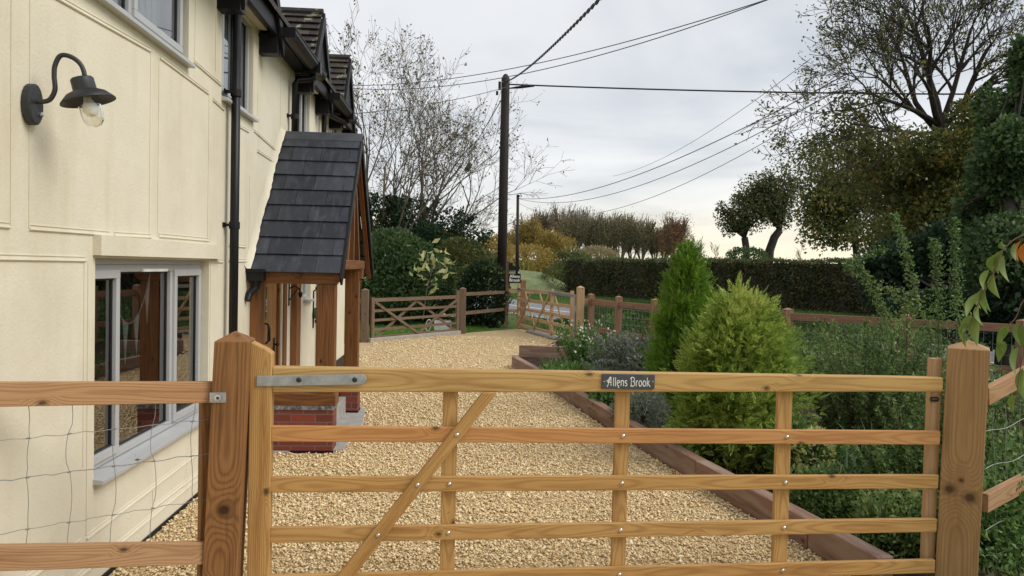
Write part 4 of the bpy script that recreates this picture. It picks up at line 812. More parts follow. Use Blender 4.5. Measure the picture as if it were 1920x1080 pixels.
# ------------------------------------------------------------------ vegetation
def skeleton(base, d0, ln, r0, levels, kids, seed, ang=35, shrink=.68, droop=0., upb=.15, nseg=5, wob=.12, rmin=.006, keep=None):
    rg = random.Random(seed); lines = []; tips = []
    def grow(p, d, ln, r, lv):
        pts = [p.copy()]; rr = [r]; n = nseg if lv > 0 else 3; q = p.copy()
        for i in range(n):
            d = (d+Vector((rg.gauss(0, wob), rg.gauss(0, wob), rg.gauss(0, wob)+upb*(.35 if lv else .1)-droop*(levels-lv)*.05))).normalized()
            q = q+d*(ln/n); pts.append(q.copy()); rr.append(max(rmin, r*(1-.62*(i+1)/n)))
        lines.append((pts, rr, lv))
        if lv == 0: tips.extend(pts[1:]); return
        if lv == 1: tips.append(pts[-1])
        for k in range(kids[levels-lv]):
            f = rg.uniform(.3, 1.) if k else 1.; i = min(n, max(1, int(round(f*n)))); b = pts[i]; dd = (pts[i]-pts[i-1]).normalized()
            ax_ = dd.orthogonal().normalized(); ax_.rotate(Matrix.Rotation(rg.uniform(0, 2*PI), 3, dd)); nd = dd.copy(); nd.rotate(Matrix.Rotation(rad(ang*rg.uniform(.6, 1.3)), 3, ax_))
            grow(b, nd, ln*shrink*rg.uniform(.75, 1.15), max(rmin, rr[i]*.72), lv-1)
    grow(Vector(base), Vector(d0).normalized(), ln, r0, levels); return lines, np.array([t_[:] for t_ in tips])
def limbs(lines, name, mt, parent, sides=(4, 4, 5, 7, 9, 9)):
    mb = MB()
    for pts, rr, lv in lines: mb.tube(pts, rr, sides[min(lv, 5)], False)
    return mb.build(name, mt, parent, True)
def jit(P, s, k): P = np.repeat(P, k, 0); return P+RNG.normal(size=P.shape)*s
LM = dict(
 laurel=leafm('evergreen_leaf', [(0.022, 0.047, 0.015), (0.056, 0.103, 0.035), (0.096, 0.160, 0.056), (0.160, 0.223, 0.088)]),
 ivy=leafm('ivy_leaf', [(0.012, 0.027, 0.013), (0.027, 0.057, 0.024), (0.060, 0.105, 0.045)]),
 mixed=leafm('mixed_leaf', [(0.039, 0.058, 0.019), (0.078, 0.104, 0.033), (0.130, 0.156, 0.039), (0.208, 0.156, 0.046)]),
 pale=leafm('pale_yellow_leaf', [(.38, .40, .14), (.52, .52, .22), (.60, .56, .30)]),
 sparse=leafm('olive_leaf', [(.08, .08, .025), (.17, .15, .04), (.24, .17, .05)]),
 ochre=leafm('ochre_leaf', [(.28, .22, .07), (.40, .30, .08), (.48, .34, .09)], .62),
 olive=leafm('grey_olive_leaf', [(.27, .24, .13), (.36, .31, .17), (.42, .33, .19)], .62),
 brown=leafm('russet_leaf', [(.24, .12, .08), (.34, .18, .11), (.42, .26, .14)], .62),
 orange=leafm('orange_leaf', [(.16, .055, .015), (.30, .12, .02), (.36, .2, .04)]),
 pollard=leafm('pollard_leaf', [(0.036, 0.054, 0.024), (0.072, 0.096, 0.036), (0.132, 0.144, 0.054), (0.204, 0.144, 0.048)]),
 oakl=leafm('oak_leaf', [(.045, .07, .02), (.09, .12, .03), (.14, .16, .04), (.22, .20, .05), (.36, .24, .05)]),
 oakg=leafm('green_oak_leaf', [(0.048, 0.066, 0.022), (0.096, 0.120, 0.036), (0.168, 0.180, 0.048), (0.264, 0.216, 0.060)]),
 hedge=leafm('beech_hedge_leaf', [(.035, .045, .018), (.085, .10, .04), (.15, .155, .06), (.25, .15, .085)]),
 hedgetop=leafm('green_hedge_leaf', [(0.036, 0.060, 0.018), (0.084, 0.132, 0.036), (0.144, 0.180, 0.060)]),
 gold=leafm('golden_conifer_leaf', [(.09, .16, .025), (.20, .32, .05), (.34, .44, .08), (.56, .54, .17)], .4),
 green=leafm('green_conifer_leaf', [(.07, .14, .015), (.16, .29, .03), (.26, .42, .06)], .35),
 grey=leafm('lavender_leaf', [(0.098, 0.114, 0.081), (0.179, 0.203, 0.155), (0.277, 0.308, 0.244)]),
 herb=leafm('herb_leaf', [(0.055, 0.110, 0.028), (0.110, 0.221, 0.055), (0.221, 0.345, 0.097)]),
 cot=leafm('shrub_leaf', [(0.038, 0.075, 0.022), (0.094, 0.170, 0.047), (0.189, 0.282, 0.085), (0.377, 0.452, 0.189)]),
 varieg=leafm('variegated_leaf', [(.3, .33, .08), (.55, .52, .2), (.7, .66, .35)]),
 strap=leafm('strap_leaf', [(0.047, 0.094, 0.047), (0.109, 0.187, 0.078), (0.234, 0.296, 0.125)]),
 petal=leafm('white_petal', [(.7, .7, .66), (.8, .8, .78)], .2),
 cherry=leafm('cherry_leaf', [(.05, .10, .02), (.09, .16, .03), (.17, .24, .05), (.24, .27, .06)], .4),
 cherryr=leafm('red_cherry_leaf', [(.4, .1, .02), (.55, .24, .04)], .4),
 grass=leafm('grass_blade', [(.04, .08, .015), (.08, .15, .03), (.13, .20, .05)]), lawn=leafm('lawn_blade', [(.08, .16, .02), (.12, .24, .04), (.16, .30, .06)]))
MT.update({k: v for k, v in LM.items() if k not in MT}); MT['lawnblade'] = LM['lawn']; MT['grassblade'] = LM['grass']; MT['leafgreen'] = LM['green']; MT['leafgrey'] = LM['grey']
# --- left multi-stem trees, nearly bare, ivy round the trunks
def px_pt(px, py, Y): return onY(px, py, Y)
def bare_tree(name, label, bpx, Y, stems, seed, ivy, leafk, ivh, ivr, ltop):
    b = onZ(bpx, 600); b = onY(bpx, 560, Y); b.z = 0; t_ = thing(name, label, 'tree', b); al = []; tp = []
    for i, (dx, dy, ln, r) in enumerate(stems):
        li, ti = skeleton(b+Vector((random.uniform(-.15, .15), 0, .6)), (dx, dy, 1), ln, r, 4, (6, 5, 5, 3), seed+i, 34 if abs(dx) < .5 else 28, .56 if abs(dx) < .5 else .5, upb=.16 if abs(dx) < .3 else .06, wob=.09, rmin=.0055)
        al += li; tp.append(ti)
    al.append(([b, b+Vector((0, 0, 1.))], [.34, .26], 4)); limbs(al, 'trunk', 'bark', t_)
    T = np.concatenate(tp); T = T[RNG.random(len(T)) < leafk]; w_ = (T[:, 2] > ltop) | (RNG.random(len(T)) < .3); leaves('crown', jit(T[w_], .07, 1), .10, 'sparse', t_)
    P = []; 
    for (dx, dy, ln, r) in stems:
        h = RNG.uniform(0, 1, ivy//len(stems))**.8*ivh; a = RNG.uniform(0, 2*PI, len(h)); rr = ivr*(1-.45*h/ivh)*RNG.uniform(.5, 1.15, len(h))*(1+.3*np.sin(h*3+a)); c = np.array([b.x, b.y, .6])+np.outer(h, Vector((dx, dy, 1)).normalized())
        P.append(c+np.stack([np.cos(a)*rr, np.sin(a)*rr, h*0], 1))
    leaves('ivy', np.concatenate(P), .13, 'ivy', t_); return t_
bare_tree('deciduous_tree', 'tall nearly bare multi-stemmed tree with ivy trunk, leaning toward the utility pole', 775, 27.5, ((-.16, 0, 4.6, .085), (.02, .1, 5.0, .09), (.16, 0, 4.5, .085), (.45, .1, 4.0, .08), (.65, -.1, 2.8, .065), (1.05, 0, 2.1, .055)), 40, 8000, .30, 3.7, .66, 5.5)
bare_tree('deciduous_tree', 'slimmer nearly bare tree with ivy trunk, closest to the house porch', 716, 25.5, ((-.12, 0, 4.6, .075), (.05, .1, 5.0, .08), (.2, 0, 4.2, .07)), 60, 5000, .45, 3.6, .48, 4.5)
def shrub(name, label, c, r, n, size, mt, cat='shrub', aspect=.5, lump=.25, seed=1, shell=.5, extra=None, group=None, stemc='barkdk', ups=.5, core=True):
    c = Vector(c); t_ = thing(name, label, cat, (c.x, c.y, 0), group); P, D = ell(n, c, r, shell, lump, seed, .02)
    leaves('foliage', P, size, mt, t_, aspect, D*.9+np.array([0, 0, ups]))
    mb = MB(); rg = random.Random(seed)
    for i in range(14):
        a = rg.uniform(0, 2*PI); e = Vector((c.x+math.cos(a)*r[0]*.6*rg.random(), c.y+math.sin(a)*r[1]*.6*rg.random(), c.z+r[2]*rg.uniform(.2, .75))); m_ = Vector((c.x, c.y, 0)).lerp(e, .5)+Vector((0, 0, .1))
        mb.tube([(c.x+rg.uniform(-.1, .1), c.y, 0), m_, e], [.03*r[2]/1.5+.004, .02*r[2]/1.5+.003, .004], 4)
    mb.build('stems', stemc, t_)
    if extra:
        P2, D2 = ell(extra[0], c, tuple(x*1.02 for x in r), .9, lump, seed, .02); leaves(extra[3] if len(extra) > 3 else 'new_growth', P2, extra[1], extra[2], t_, .7, D2+np.array([0, 0, .5]))
    return t_
random.seed(9)
def sh(px, py_c, Y, wpx, hpx, **k):
    c = onY(px, py_c, Y); s = Y/F; return dict(c=(c.x, c.y, c.z), r=(wpx/2*s, wpx/2*s*.8, hpx/2*s))
def S(name, label, px, py, Y, w_, h_, n, size, mt, **k): q = sh(px, py, Y, w_, h_); return shrub(name, label, q['c'], q['r'], n, size, mt, **k)
S('evergreen_shrub', 'big dark evergreen bush filling the corner behind the porch and old gate', 722, 520, 22.5, 165, 190, 13000, .13, 'laurel', seed=2, shell=.55)
S('evergreen_shrub', 'dark evergreen bush behind the middle of the old brown gate', 800, 545, 23.5, 130, 150, 8000, .12, 'laurel', seed=3, shell=.55)
S('evergreen_shrub', 'low near-black yew bush under the ivy-clad trees', 790, 470, 26, 110, 110, 6000, .12, 'ivy', seed=4)
S('mixed_shrub', 'olive and brown mixed bush left of the utility pole', 862, 520, 25, 110, 150, 8000, .10, 'mixed', seed=5)
S('ivy_mound', 'dense ivy mound over the fence beneath the utility pole', 905, 555, 22.3, 95, 140, 9000, .10, 'ivy', seed=6, extra=(500, .10, 'mixed', 'fresh_leaves'))
S('orange_shrub', 'orange autumn bush seen between the ivy trees and the pole', 835, 462, 34, 70, 60, 2500, .16, 'orange', seed=7)
S('orange_shrub', 'small orange bush between the two ivy-clad trunks', 735, 425, 36, 60, 70, 1800, .16, 'orange', seed=71)
for i, (px, py, Y, w_, h_, mtl, lb) in enumerate(((885, 478, 60, 60, 50, 'laurel', 'small dark conifer-like tree far off left of the pole'), (925, 480, 55, 70, 75, 'ochre', 'yellow-brown bush far off just left of the pole'), (900, 500, 48, 90, 50, 'mixed', 'dull green hedge bush beyond the ivy mound'))):
    S('distant_shrub', lb, px, py, Y, w_, h_, 2500, .25, mtl, seed=80+i)
hh = thing('cottage', 'distant low brown-roofed cottage glimpsed left of the pole', 'cottage', (-1.5, 75, 0)); q = onY(900, 491, 75)
MB().box(q.x-2.4, q.x+2.4, 75, 79, 0, q.z).build('wall', 'white', hh); mb = MB(); mb.prism([(q.x-2.7, 74.6, q.z), (q.x-2.7, 79.4, q.z), (q.x-2.7, 77, q.z+1.)], (5.4, 0, 0)); mb.build('roof', 'tile', hh)
# sapling with large pale leaves behind the old gate
c = onY(793, 600, 20.6); c.z = 0; t_ = thing('magnolia_sapling', 'young sapling with big pale yellow leaves behind the old brown gate', 'sapling', c)
mb = MB(); segs = [((793, 600), (800, 545), (812, 500), (820, 478)), ((806, 528), (795, 520), (785, 505)), ((810, 505), (830, 500), (838, 492)), ((803, 540), (812, 532), (818, 530)), ((812, 500), (800, 488), (797, 480))]
tips = []
for s_ in segs: P = [onY(x, y, 20.6) for x, y in s_]; mb.tube(P, [.02, .014, .008, .006][:len(P)], 5); tips += [P[-1][:], P[-1][:], ((P[-1]+P[-2])/2)[:]]
mb.build('trunk', 'bark', t_); leaves('crown', jit(np.array(tips), .13, 4), .24, 'pale', t_, .42, np.array([0, 0, -.2]), .8)
# --- distant belt of trees
def belt_tree(label, px, Y, hpx, wpx, leafmt, n, seed, bark='barkg', group='belt of trees across the field', dens=1.):
    b = onY(px, 490, Y); g0 = float(hgt(0, Y)); b.z = g0; t_ = thing('field_tree', label, 'tree', b, group); s = Y/F; ztop = onY(px, hpx, Y).z; hh_ = ztop-b.z; w_ = wpx*s
    al = [([b+Vector((0, 0, -.3)), b+Vector((0, 0, .3))], [.3, .2], 3)]; tp = []; ns = 6; n = int(n*1.9)
    for i in range(ns):
        li, ti = skeleton(b+Vector((RNG.uniform(-.06, .06), RNG.uniform(-.06, .06), -.2)), (RNG.uniform(-.5, .5), RNG.uniform(-.3, .3), 1), hh_*.62, .16, 2, (16, 7), seed+i*7, 20, .56, upb=.5, wob=.06, rmin=.045)
        al += li; tp.append(ti)
    limbs(al, 'trunk', bark, t_, (3, 3, 4, 4))
    T = np.concatenate(tp); T = T[T[:, 2] > b.z+hh_*.12]; k = max(1, int(n/len(T))); P = jit(T, .55, k)
    q, _ = ell(int(n*.8), (b.x, b.y, b.z+hh_*.56), (w_*.55, 1.5, hh_*.46), .1, .4, seed); P = np.concatenate([P, q])
    leaves('crown', P, .19*dens, leafmt, t_, .6); return t_
SP = [(952, 118, 440, 60, 'ochre', 1500, 'yellow-brown field tree immediately right of the tall pole'), (985, 112, 415, 80, 'ochre', 4200, 'broad yellow tree right of the thin distant pole'), (1012, 122, 402, 70, 'brown', 1500, 'tall russet-topped tree at the left of the tree belt'), (1035, 110, 440, 80, 'ochre', 4200, 'low golden tree in front of the tree belt'),
      (1056, 124, 392, 60, 'brown', 1100, 'highest tree of the belt, with russet tip'), (1075, 118, 408, 60, 'olive', 1500, None), (1100, 122, 404, 60, 'olive', 1300, None), (1122, 118, 412, 55, 'olive', 1300, None), (1143, 122, 408, 50, 'olive', 1200, None), (1163, 118, 414, 50, 'olive', 1200, None), (1184, 122, 412, 50, 'olive', 1200, None), (1203, 118, 418, 50, 'olive', 1200, None), (1226, 120, 430, 50, 'olive', 900, 'thin tree between the belt and the russet end tree'), (1264, 116, 412, 75, 'brown', 2600, 'round russet tree at the right end of the belt'), (1244, 122, 432, 45, 'brown', 1200, 'small brown tree beside the round russet end tree')]
for i, (px, Y, h_, w_, mtl, n, lb) in enumerate(SP): belt_tree(lb or 'slender grey-olive tree in the row across the field', px, Y, h_, w_, mtl, n, 100+i*13)
for i, (px, Y, w_) in enumerate(((985, 74, 120), (1062, 76, 100), (1120, 106, 90))):
    c = onY(px, 492 if i < 2 else 480, Y); shrub('field_shrub', ['thick ochre undergrowth at the left foot of the tree belt', 'dark olive undergrowth below the tallest belt tree', 'thin olive undergrowth at the middle of the tree belt'][i], (c.x, c.y, (1.6, 1.6, 3.4)[i]), (w_/2*Y/F, 2, (2.6, 2.0, 1.6)[i]), 6000, .26, ['ochre', 'mixed', 'olive'][i], seed=90+i)
for i, px in enumerate((1315, 1345, 1500)):
    b = onY(px, 484, 170); b.z = 2.9; li, ti = skeleton(b, (0, 0, 1), 3.2, .12, 3, (5, 4, 3), 300+i, 30, .6, upb=.4, rmin=.03); t_ = thing('field_tree', ['faint bare tree far off, just right of the green conifer tip', 'faint bare tree far off, left of the pollards', 'faint bare tree far off, right of the pollards'][i], 'tree', b); limbs(li, 'trunk', 'bark', t_, (3, 3, 3, 4))
# --- pollards
def crown_tree(label, trunk, tr, blobs, mt, size, seed, cat='tree', name='pollard_tree', bark='barkdk', inner=True):
    b = Vector(trunk[0]); t_ = thing(name, label, cat, (b.x, b.y, 0)); mb = MB(); mb.tube(trunk, tr, 9); rg = random.Random(seed); Tp = Vector(trunk[-1])
    for (c, r, n) in blobs:
        for i in range(5):
            e = Vector(c)+Vector((rg.uniform(-.6, .6)*r[0], rg.uniform(-.6, .6)*r[1], rg.uniform(-.3, .8)*r[2])); m_ = Tp.lerp(e, .5)+Vector((rg.gauss(0, .2), 0, rg.gauss(0, .15))); mb.tube([Tp, m_, e], [tr[-1]*.5, tr[-1]*.28, .02], 5)
    mb.build('trunk', bark, t_, True); P = []; D = []
    for i, (c, r, n) in enumerate(blobs): p, d = ell(n, c, r, .12, .55, seed+i); P.append(p); D.append(d)
    leaves('crown', np.concatenate(P), size, mt, t_, .6, np.concatenate(D)*.6); return t_
def B(px, py, Y, w_, h_, n): c = onY(px, py, Y); s = Y/F; return ((c.x, c.y, c.z), (w_/2*s, w_/2*s*.8, h_/2*s), n)
Y = 48; T = [onY(1437, 500, Y), onY(1443, 470, Y), onY(1452, 445, Y), onY(1462, 432, Y)]; T[0].z = 0
crown_tree('pollard tree with stout pale trunk, right of the pair above the hedge', T, [.34, .29, .27, .24], [B(1458, 385, Y, 80, 120, 3200), B(1428, 375, Y, 70, 110, 2400), B(1480, 350, Y, 50, 70, 900), B(1440, 345, Y, 60, 60, 700)], 'pollard', .17, 11)
T = [onY(1397, 500, Y), onY(1400, 470, Y), onY(1396, 445, Y)]; T[0].z = 0
crown_tree('pollard tree with dark leaning trunk, left of the pair above the hedge', T, [.28, .24, .22], [B(1405, 385, Y, 95, 110, 3400), B(1378, 415, Y, 70, 70, 1400), B(1350, 395, Y, 26, 50, 150)], 'pollard', .17, 21)
S('evergreen_shrub', 'small green bush below the left pollard, just above the hedge', 1400, 482, 46, 80, 36, 1600, .18, 'laurel', seed=33)
# --- mixed tree with ivy trunk behind the hedge
Y = 38; T = [onY(1608, 560, Y), onY(1606, 480, Y), onY(1600, 420, Y), onY(1590, 370, Y)]; T[0].z = 0
crown_tree('autumn maple with ivy-black trunk and orange-green leaves, left of the big dark tree', T, [.2, .17, .15, .12], [B(1545, 390, Y, 120, 150, 4200), B(1640, 350, Y, 170, 170, 5200), B(1530, 300, Y, 90, 90, 900), B(1690, 420, Y, 130, 110, 3000), B(1590, 440, Y, 150, 60, 1600)], 'oakl', .19, 31, name='maple_tree')
mm = leaves('ivy', ell(4500, onY(1575, 375, Y)[:], (1.4, 1.2, 1.7), .3, .3, 5)[0], .14, 'ivy'); mm.name = 'ivy_mass'; tag(mm, 'near-black ivy clump in the heart of the autumn maple', 'ivy')
# --- the big tree on the right
Y = 19; b = onY(1790, 560, Y); b.z = 0; bt_ = thing('oak_tree', 'big half-bare oak with spreading dark branches in the top right corner', 'tree', b)
al = []; tp = []; fork = onY(1765, 235, Y); al.append(([b, onY(1785, 420, Y), onY(1772, 300, Y), fork], [.27, .22, .18, .15], 5))
for i, (px, py, r) in enumerate(((1500, 60, .11), (1560, 130, .10), (1600, -40, .12), (1680, -90, .13), (1750, -120, .12), (1830, -100, .12), (1900, -30, .10), (1960, 80, .10), (1560, 230, .08), (1700, 20, .10))):
    e = onY(px, py, Y+random.uniform(-2.5, 2.5)); d = e-fork; li, ti = skeleton(fork+Vector((0, 0, -.3*random.random())), d.normalized()+Vector((0, 0, -.12)), d.length*.62, r*.72, 4, (6, 5, 4, 3), 500+i, 34, .58, upb=.08, wob=.10, rmin=.0065); al += li; tp.append(ti)
limbs(al, 'trunk', 'barkdk', bt_); T = np.concatenate(tp); T = T[RNG.random(len(T)) < np.where(T[:, 2] > 5.2, .30, .75)]; leaves('crown', jit(T, .10, 2), .08, 'oakg', bt_, .7)
Y = 17.5
def bigshrub(name, label, blobs, mt, size, seed, Yb, at=None): 
    c = at or blobs[0][0]; T = [Vector((c[0], c[1], 0)), Vector((c[0], c[1], min(3.5, max(.3, c[2]))))]; return crown_tree(label, T, [.14, .08], blobs, mt, size, seed, name=name)
bigshrub('oak_tree', 'loose olive and yellow leafed lower limbs below the big oak', [B(1600, 270, 20, 170, 120, 1500), B(1680, 330, 19, 220, 160, 4800), B(1760, 390, 18, 220, 170, 6500), B(1600, 210, 20, 130, 90, 500), B(1770, 290, 17.5, 170, 110, 3200), B(1850, 230, 17.5, 140, 130, 2600)], 'oakl', .12, 41, 18, (b.x+.3, 19.3, 3.2))
bigshrub('oak_tree', 'dark green leafy tree filling the gap between the big oak trunk and the right-edge evergreen', [B(1800, 330, 21, 230, 200, 7000), B(1860, 250, 21, 160, 160, 3800), B(1700, 430, 21, 200, 120, 4200)], 'oakg', .11, 47, 21)
bigshrub('holly_tree', 'tall very dark evergreen tree on the right edge', [B(1895, 300, 13, 130, 170, 6000), B(1905, 480, 13, 190, 160, 7000), B(1860, 400, 14, 130, 130, 5000), B(1915, 190, 13.5, 90, 130, 2200), B(1870, 240, 14, 70, 90, 1200), B(1925, 110, 13.5, 70, 110, 1400), B(1850, 330, 14, 70, 70, 1100), B(1820, 420, 14.5, 80, 70, 1300), B(1850, 190, 14.5, 60, 60, 500)], 'laurel', .105, 51, 13)
bigshrub('evergreen_shrub', 'dark shadowy shrubbery under the big oak, beyond the fence', [B(1700, 510, 17, 200, 130, 7000), B(1800, 490, 16, 200, 190, 8000), B(1770, 580, 14.5, 240, 90, 4500), B(1890, 590, 13, 160, 110, 4500)], 'ivy', .13, 61, 15)
# --- clipped hedge across the road
HP = [(7.5, 50.5), (17.6, 33.6), (21.0, 25.5), (24, 17)]
hd = thing('clipped_hedge', 'long clipped dark beech hedge beyond the road, with flat top', 'hedge', (14, 38, 0)); HT = 2.45; mb = MB(); P = []; Dn = []; PT = []
for (xa, ya), (xb, yb) in zip(HP, HP[1:]):
    d = Vector((xb-xa, yb-ya, 0)); ln = d.length; d.normalize(); n = Vector((-d.y, d.x, 0)); n = n if n.x > 0 else -n
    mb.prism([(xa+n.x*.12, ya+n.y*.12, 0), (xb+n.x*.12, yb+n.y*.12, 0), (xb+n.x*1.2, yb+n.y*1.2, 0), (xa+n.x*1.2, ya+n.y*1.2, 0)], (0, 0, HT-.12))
    k = int(ln*900); u = RNG.uniform(0, ln, k); z = RNG.uniform(0, HT, k); dep = RNG.uniform(-.02, .16, k)+.06*np.sin(u*1.3)+.05*np.sin(u*3.7+z*2)+.05*np.sin(z*4+u)
    P.append(np.stack([xa+d.x*u+n.x*dep, ya+d.y*u+n.y*dep, z+.03*np.sin(u*2)], 1)); Dn.append(np.tile((-n.x, -n.y, .1), (k, 1)))
    k = int(ln*260); u = RNG.uniform(0, ln, k); dep = RNG.uniform(0, 1.25, k); PT.append(np.stack([xa+d.x*u+n.x*dep, ya+d.y*u+n.y*dep, HT-.06+.05*np.sin(u*1.7)+RNG.uniform(-.05, .06, k)+.12*RNG.random(k)**6+.04*np.sin(u*5.3)], 1))
k = 1500; u = RNG.uniform(-.1, 1.3, k); z = RNG.uniform(0, HT, k); P.append(np.stack([7.5+u*.86-.1, 50.5+u*.5+RNG.uniform(-.1, .1, k), z], 1)); Dn.append(np.tile((-.5, .8, 0), (k, 1)))
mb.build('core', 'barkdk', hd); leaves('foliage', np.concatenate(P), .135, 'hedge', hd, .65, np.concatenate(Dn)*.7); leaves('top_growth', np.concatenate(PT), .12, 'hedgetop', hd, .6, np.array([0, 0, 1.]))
sc_ = thing('ivy_stump', 'brownish ivy-covered hedge end at the bend of the road', 'hedge', (7, 53, 0)); p_, d_ = ell(2600, (7.5, 53, 1.1), (1.5, 2, 1.35), .6, .3, 9, .0); leaves('foliage', p_, .15, 'mixed', sc_, .6, d_)
# --- flower bed planting
def px_on(px, py, Y): v = onY(px, py, Y); return (v.x, v.y, v.z)
# golden conifer
def conifer(name, label, base, H_, R, n, k, size, mt, seed, cone=1.0, lean=0):
    rg = np.random.default_rng(seed); t_ = thing(name, label, 'conifer', (base[0], base[1], 0)); nc = 230
    def prof_(u): return ((1-u**(3.2 if cone < .5 else 1.9))**(.62 if cone < .5 else .85))*np.clip(.86+u*.8, 0, 1)
    ac = rg.uniform(0, 2*PI, nc); uc = rg.random(nc)**.9; rc = R*prof_(uc)*rg.uniform(.72, 1.06, nc)*(1+.10*np.sin(ac*3+seed)); sc = rg.uniform(.07, .15, nc)*(R/.62)
    w_ = rg.integers(0, nc, n); e = rg.normal(size=(n, 3))*sc[w_][:, None]*.62
    P = np.stack([base[0]+np.cos(ac[w_])*rc[w_]+lean*uc[w_], base[1]+np.sin(ac[w_])*rc[w_], .06+uc[w_]*H_*.97], 1)+e*np.array([1, 1, 1.15]); P[:, 2] = np.abs(P[:, 2])
    D = np.stack([np.cos(ac[w_])*.7, np.sin(ac[w_])*.7, .18+uc[w_]*(.45 if cone < .5 else 1.3)], 1)+e*5
    inner = rg.random(n) < .12; P[inner, :2] = np.array(base)+(P[inner, :2]-np.array(base))*rg.uniform(.3, .8, inner.sum())[:, None]
    fern('foliage', P, size, mt, t_, D, k)
    core = MB(); core.lathe([(R*.6*max(.05, (1-i/9)**max(cone, .6))*min(1, .55+i/9*3), H_*.8*i/9) for i in range(10)], (base[0], base[1], .02), (0, 0, 1), 12); core.build('inner_growth', 'barkdk', t_, True)
    MB().tube([(base[0], base[1], 0), (base[0], base[1], H_*.8)], [.05, .02], 7).build('trunk', 'bark', t_); return t_
conifer('golden_conifer', 'broad golden-green feathery conifer, rounded and loose, behind the gate', (2.68, 6.85), 1.47, .53, 14000, 9, .09, 'gold', 3, .48)
conifer('green_conifer', 'narrow bright green upright conifer behind the golden one', (2.84, 9.0), 2.06, .43, 11000, 7, .095, 'leafgreen', 8, .75)
def stems_bush(name, label, base, n, h, spread, mt, leaf, per, seed, bark='twig', cat='shrub', lean=(0, 0), minh=.5, fl=None):
    rg = np.random.default_rng(seed); b = Vector((*base, 0)); t_ = thing(name, label, cat, b); mb = MB(); P = []; D = []; FT = []
    for i in range(n):
        a = rg.uniform(0, 2*PI); s_ = rg.uniform(0, spread); hh_ = h*rg.uniform(minh, 1); e = b+Vector((math.cos(a)*s_+lean[0]*hh_, math.sin(a)*s_+lean[1]*hh_, hh_)); st0 = b+Vector((math.cos(a)*s_*.25, math.sin(a)*s_*.25, 0))
        m_ = st0.lerp(e, .5)+Vector((rg.normal(0, .03), rg.normal(0, .03), hh_*.06)); pts = [st0, m_, e]; mb.tube(pts, [.006, .004, .002], 4, False)
        u = rg.random(per)**.7; q = np.array([((1-x)**2*st0+2*x*(1-x)*m_+x*x*e)[:] for x in u]); P.append(q+rg.normal(0, leaf*.25, q.shape)); D.append(np.tile((0, 0, .6), (per, 1))); FT.append(e[:])
    mb.build('stems', bark, t_); leaves('foliage', np.concatenate(P), leaf, mt, t_, .5, np.concatenate(D), .9)
    if fl: struct(leaves('flowers', jit(np.array(FT), fl[1], fl[0]), fl[2], 'petal', t_, 1.1, np.array([0, 0, 1.]), .6), 'stuff')
    return t_
stems_bush('daisy_bush', 'fresh green bush dotted with small white flowers, beside the road gate end of the bed', (2.05, 11.7), 70, .98, .50, 'herb', .05, 60, 1, 'herb', fl=(2, .03, .035))
shrub('groundcover_plant', 'low bright green leafy clump at the corner of the bed, beneath the daisy bush', (1.75, 11.0, .12), (.55, .6, .26), 3500, .06, 'herb', 'plant', seed=14)
stems_bush('lavender', 'bushy grey-green lavender left of the green conifer', (2.42, 10.5), 170, .92, .55, 'leafgrey', .055, 60, 2, 'leafgrey')
stems_bush('lavender', 'lower silver lavender in front of the grey-green one', (2.05, 9.6), 120, .62, .45, 'leafgrey', .05, 50, 12, 'leafgrey')
stems_bush('tall_perennial', 'dark red-stemmed perennial with seed heads against the fence', (3.1, 12.0), 30, 1.05, .25, 'mixed', .04, 30, 3)
shrub('euphorbia', 'small feathery green plant between the sleeper and the golden conifer', (2.05, 8.0, .2), (.32, .35, .3), 3000, .07, 'leafgrey', 'plant', seed=15, aspect=.2)
shrub('herb_clump', 'red and green leaved low plant beside the sleeper below the name plate', (1.9, 9.0, .15), (.25, .35, .22), 900, .07, 'herb', 'plant', seed=16)
shrub('laurel_shrub', 'small bright laurel-like shrub under the right side of the golden conifer', (2.98, 6.05, .22), (.28, .3, .24), 1100, .085, 'herb', 'shrub', seed=17, aspect=.35)
shrub('variegated_shrub', 'little cream and yellow variegated shrub beside the third gate upright', (2.95, 5.85, .28), (.16, .18, .26), 420, .05, 'varieg', 'shrub', seed=18, shell=.7)
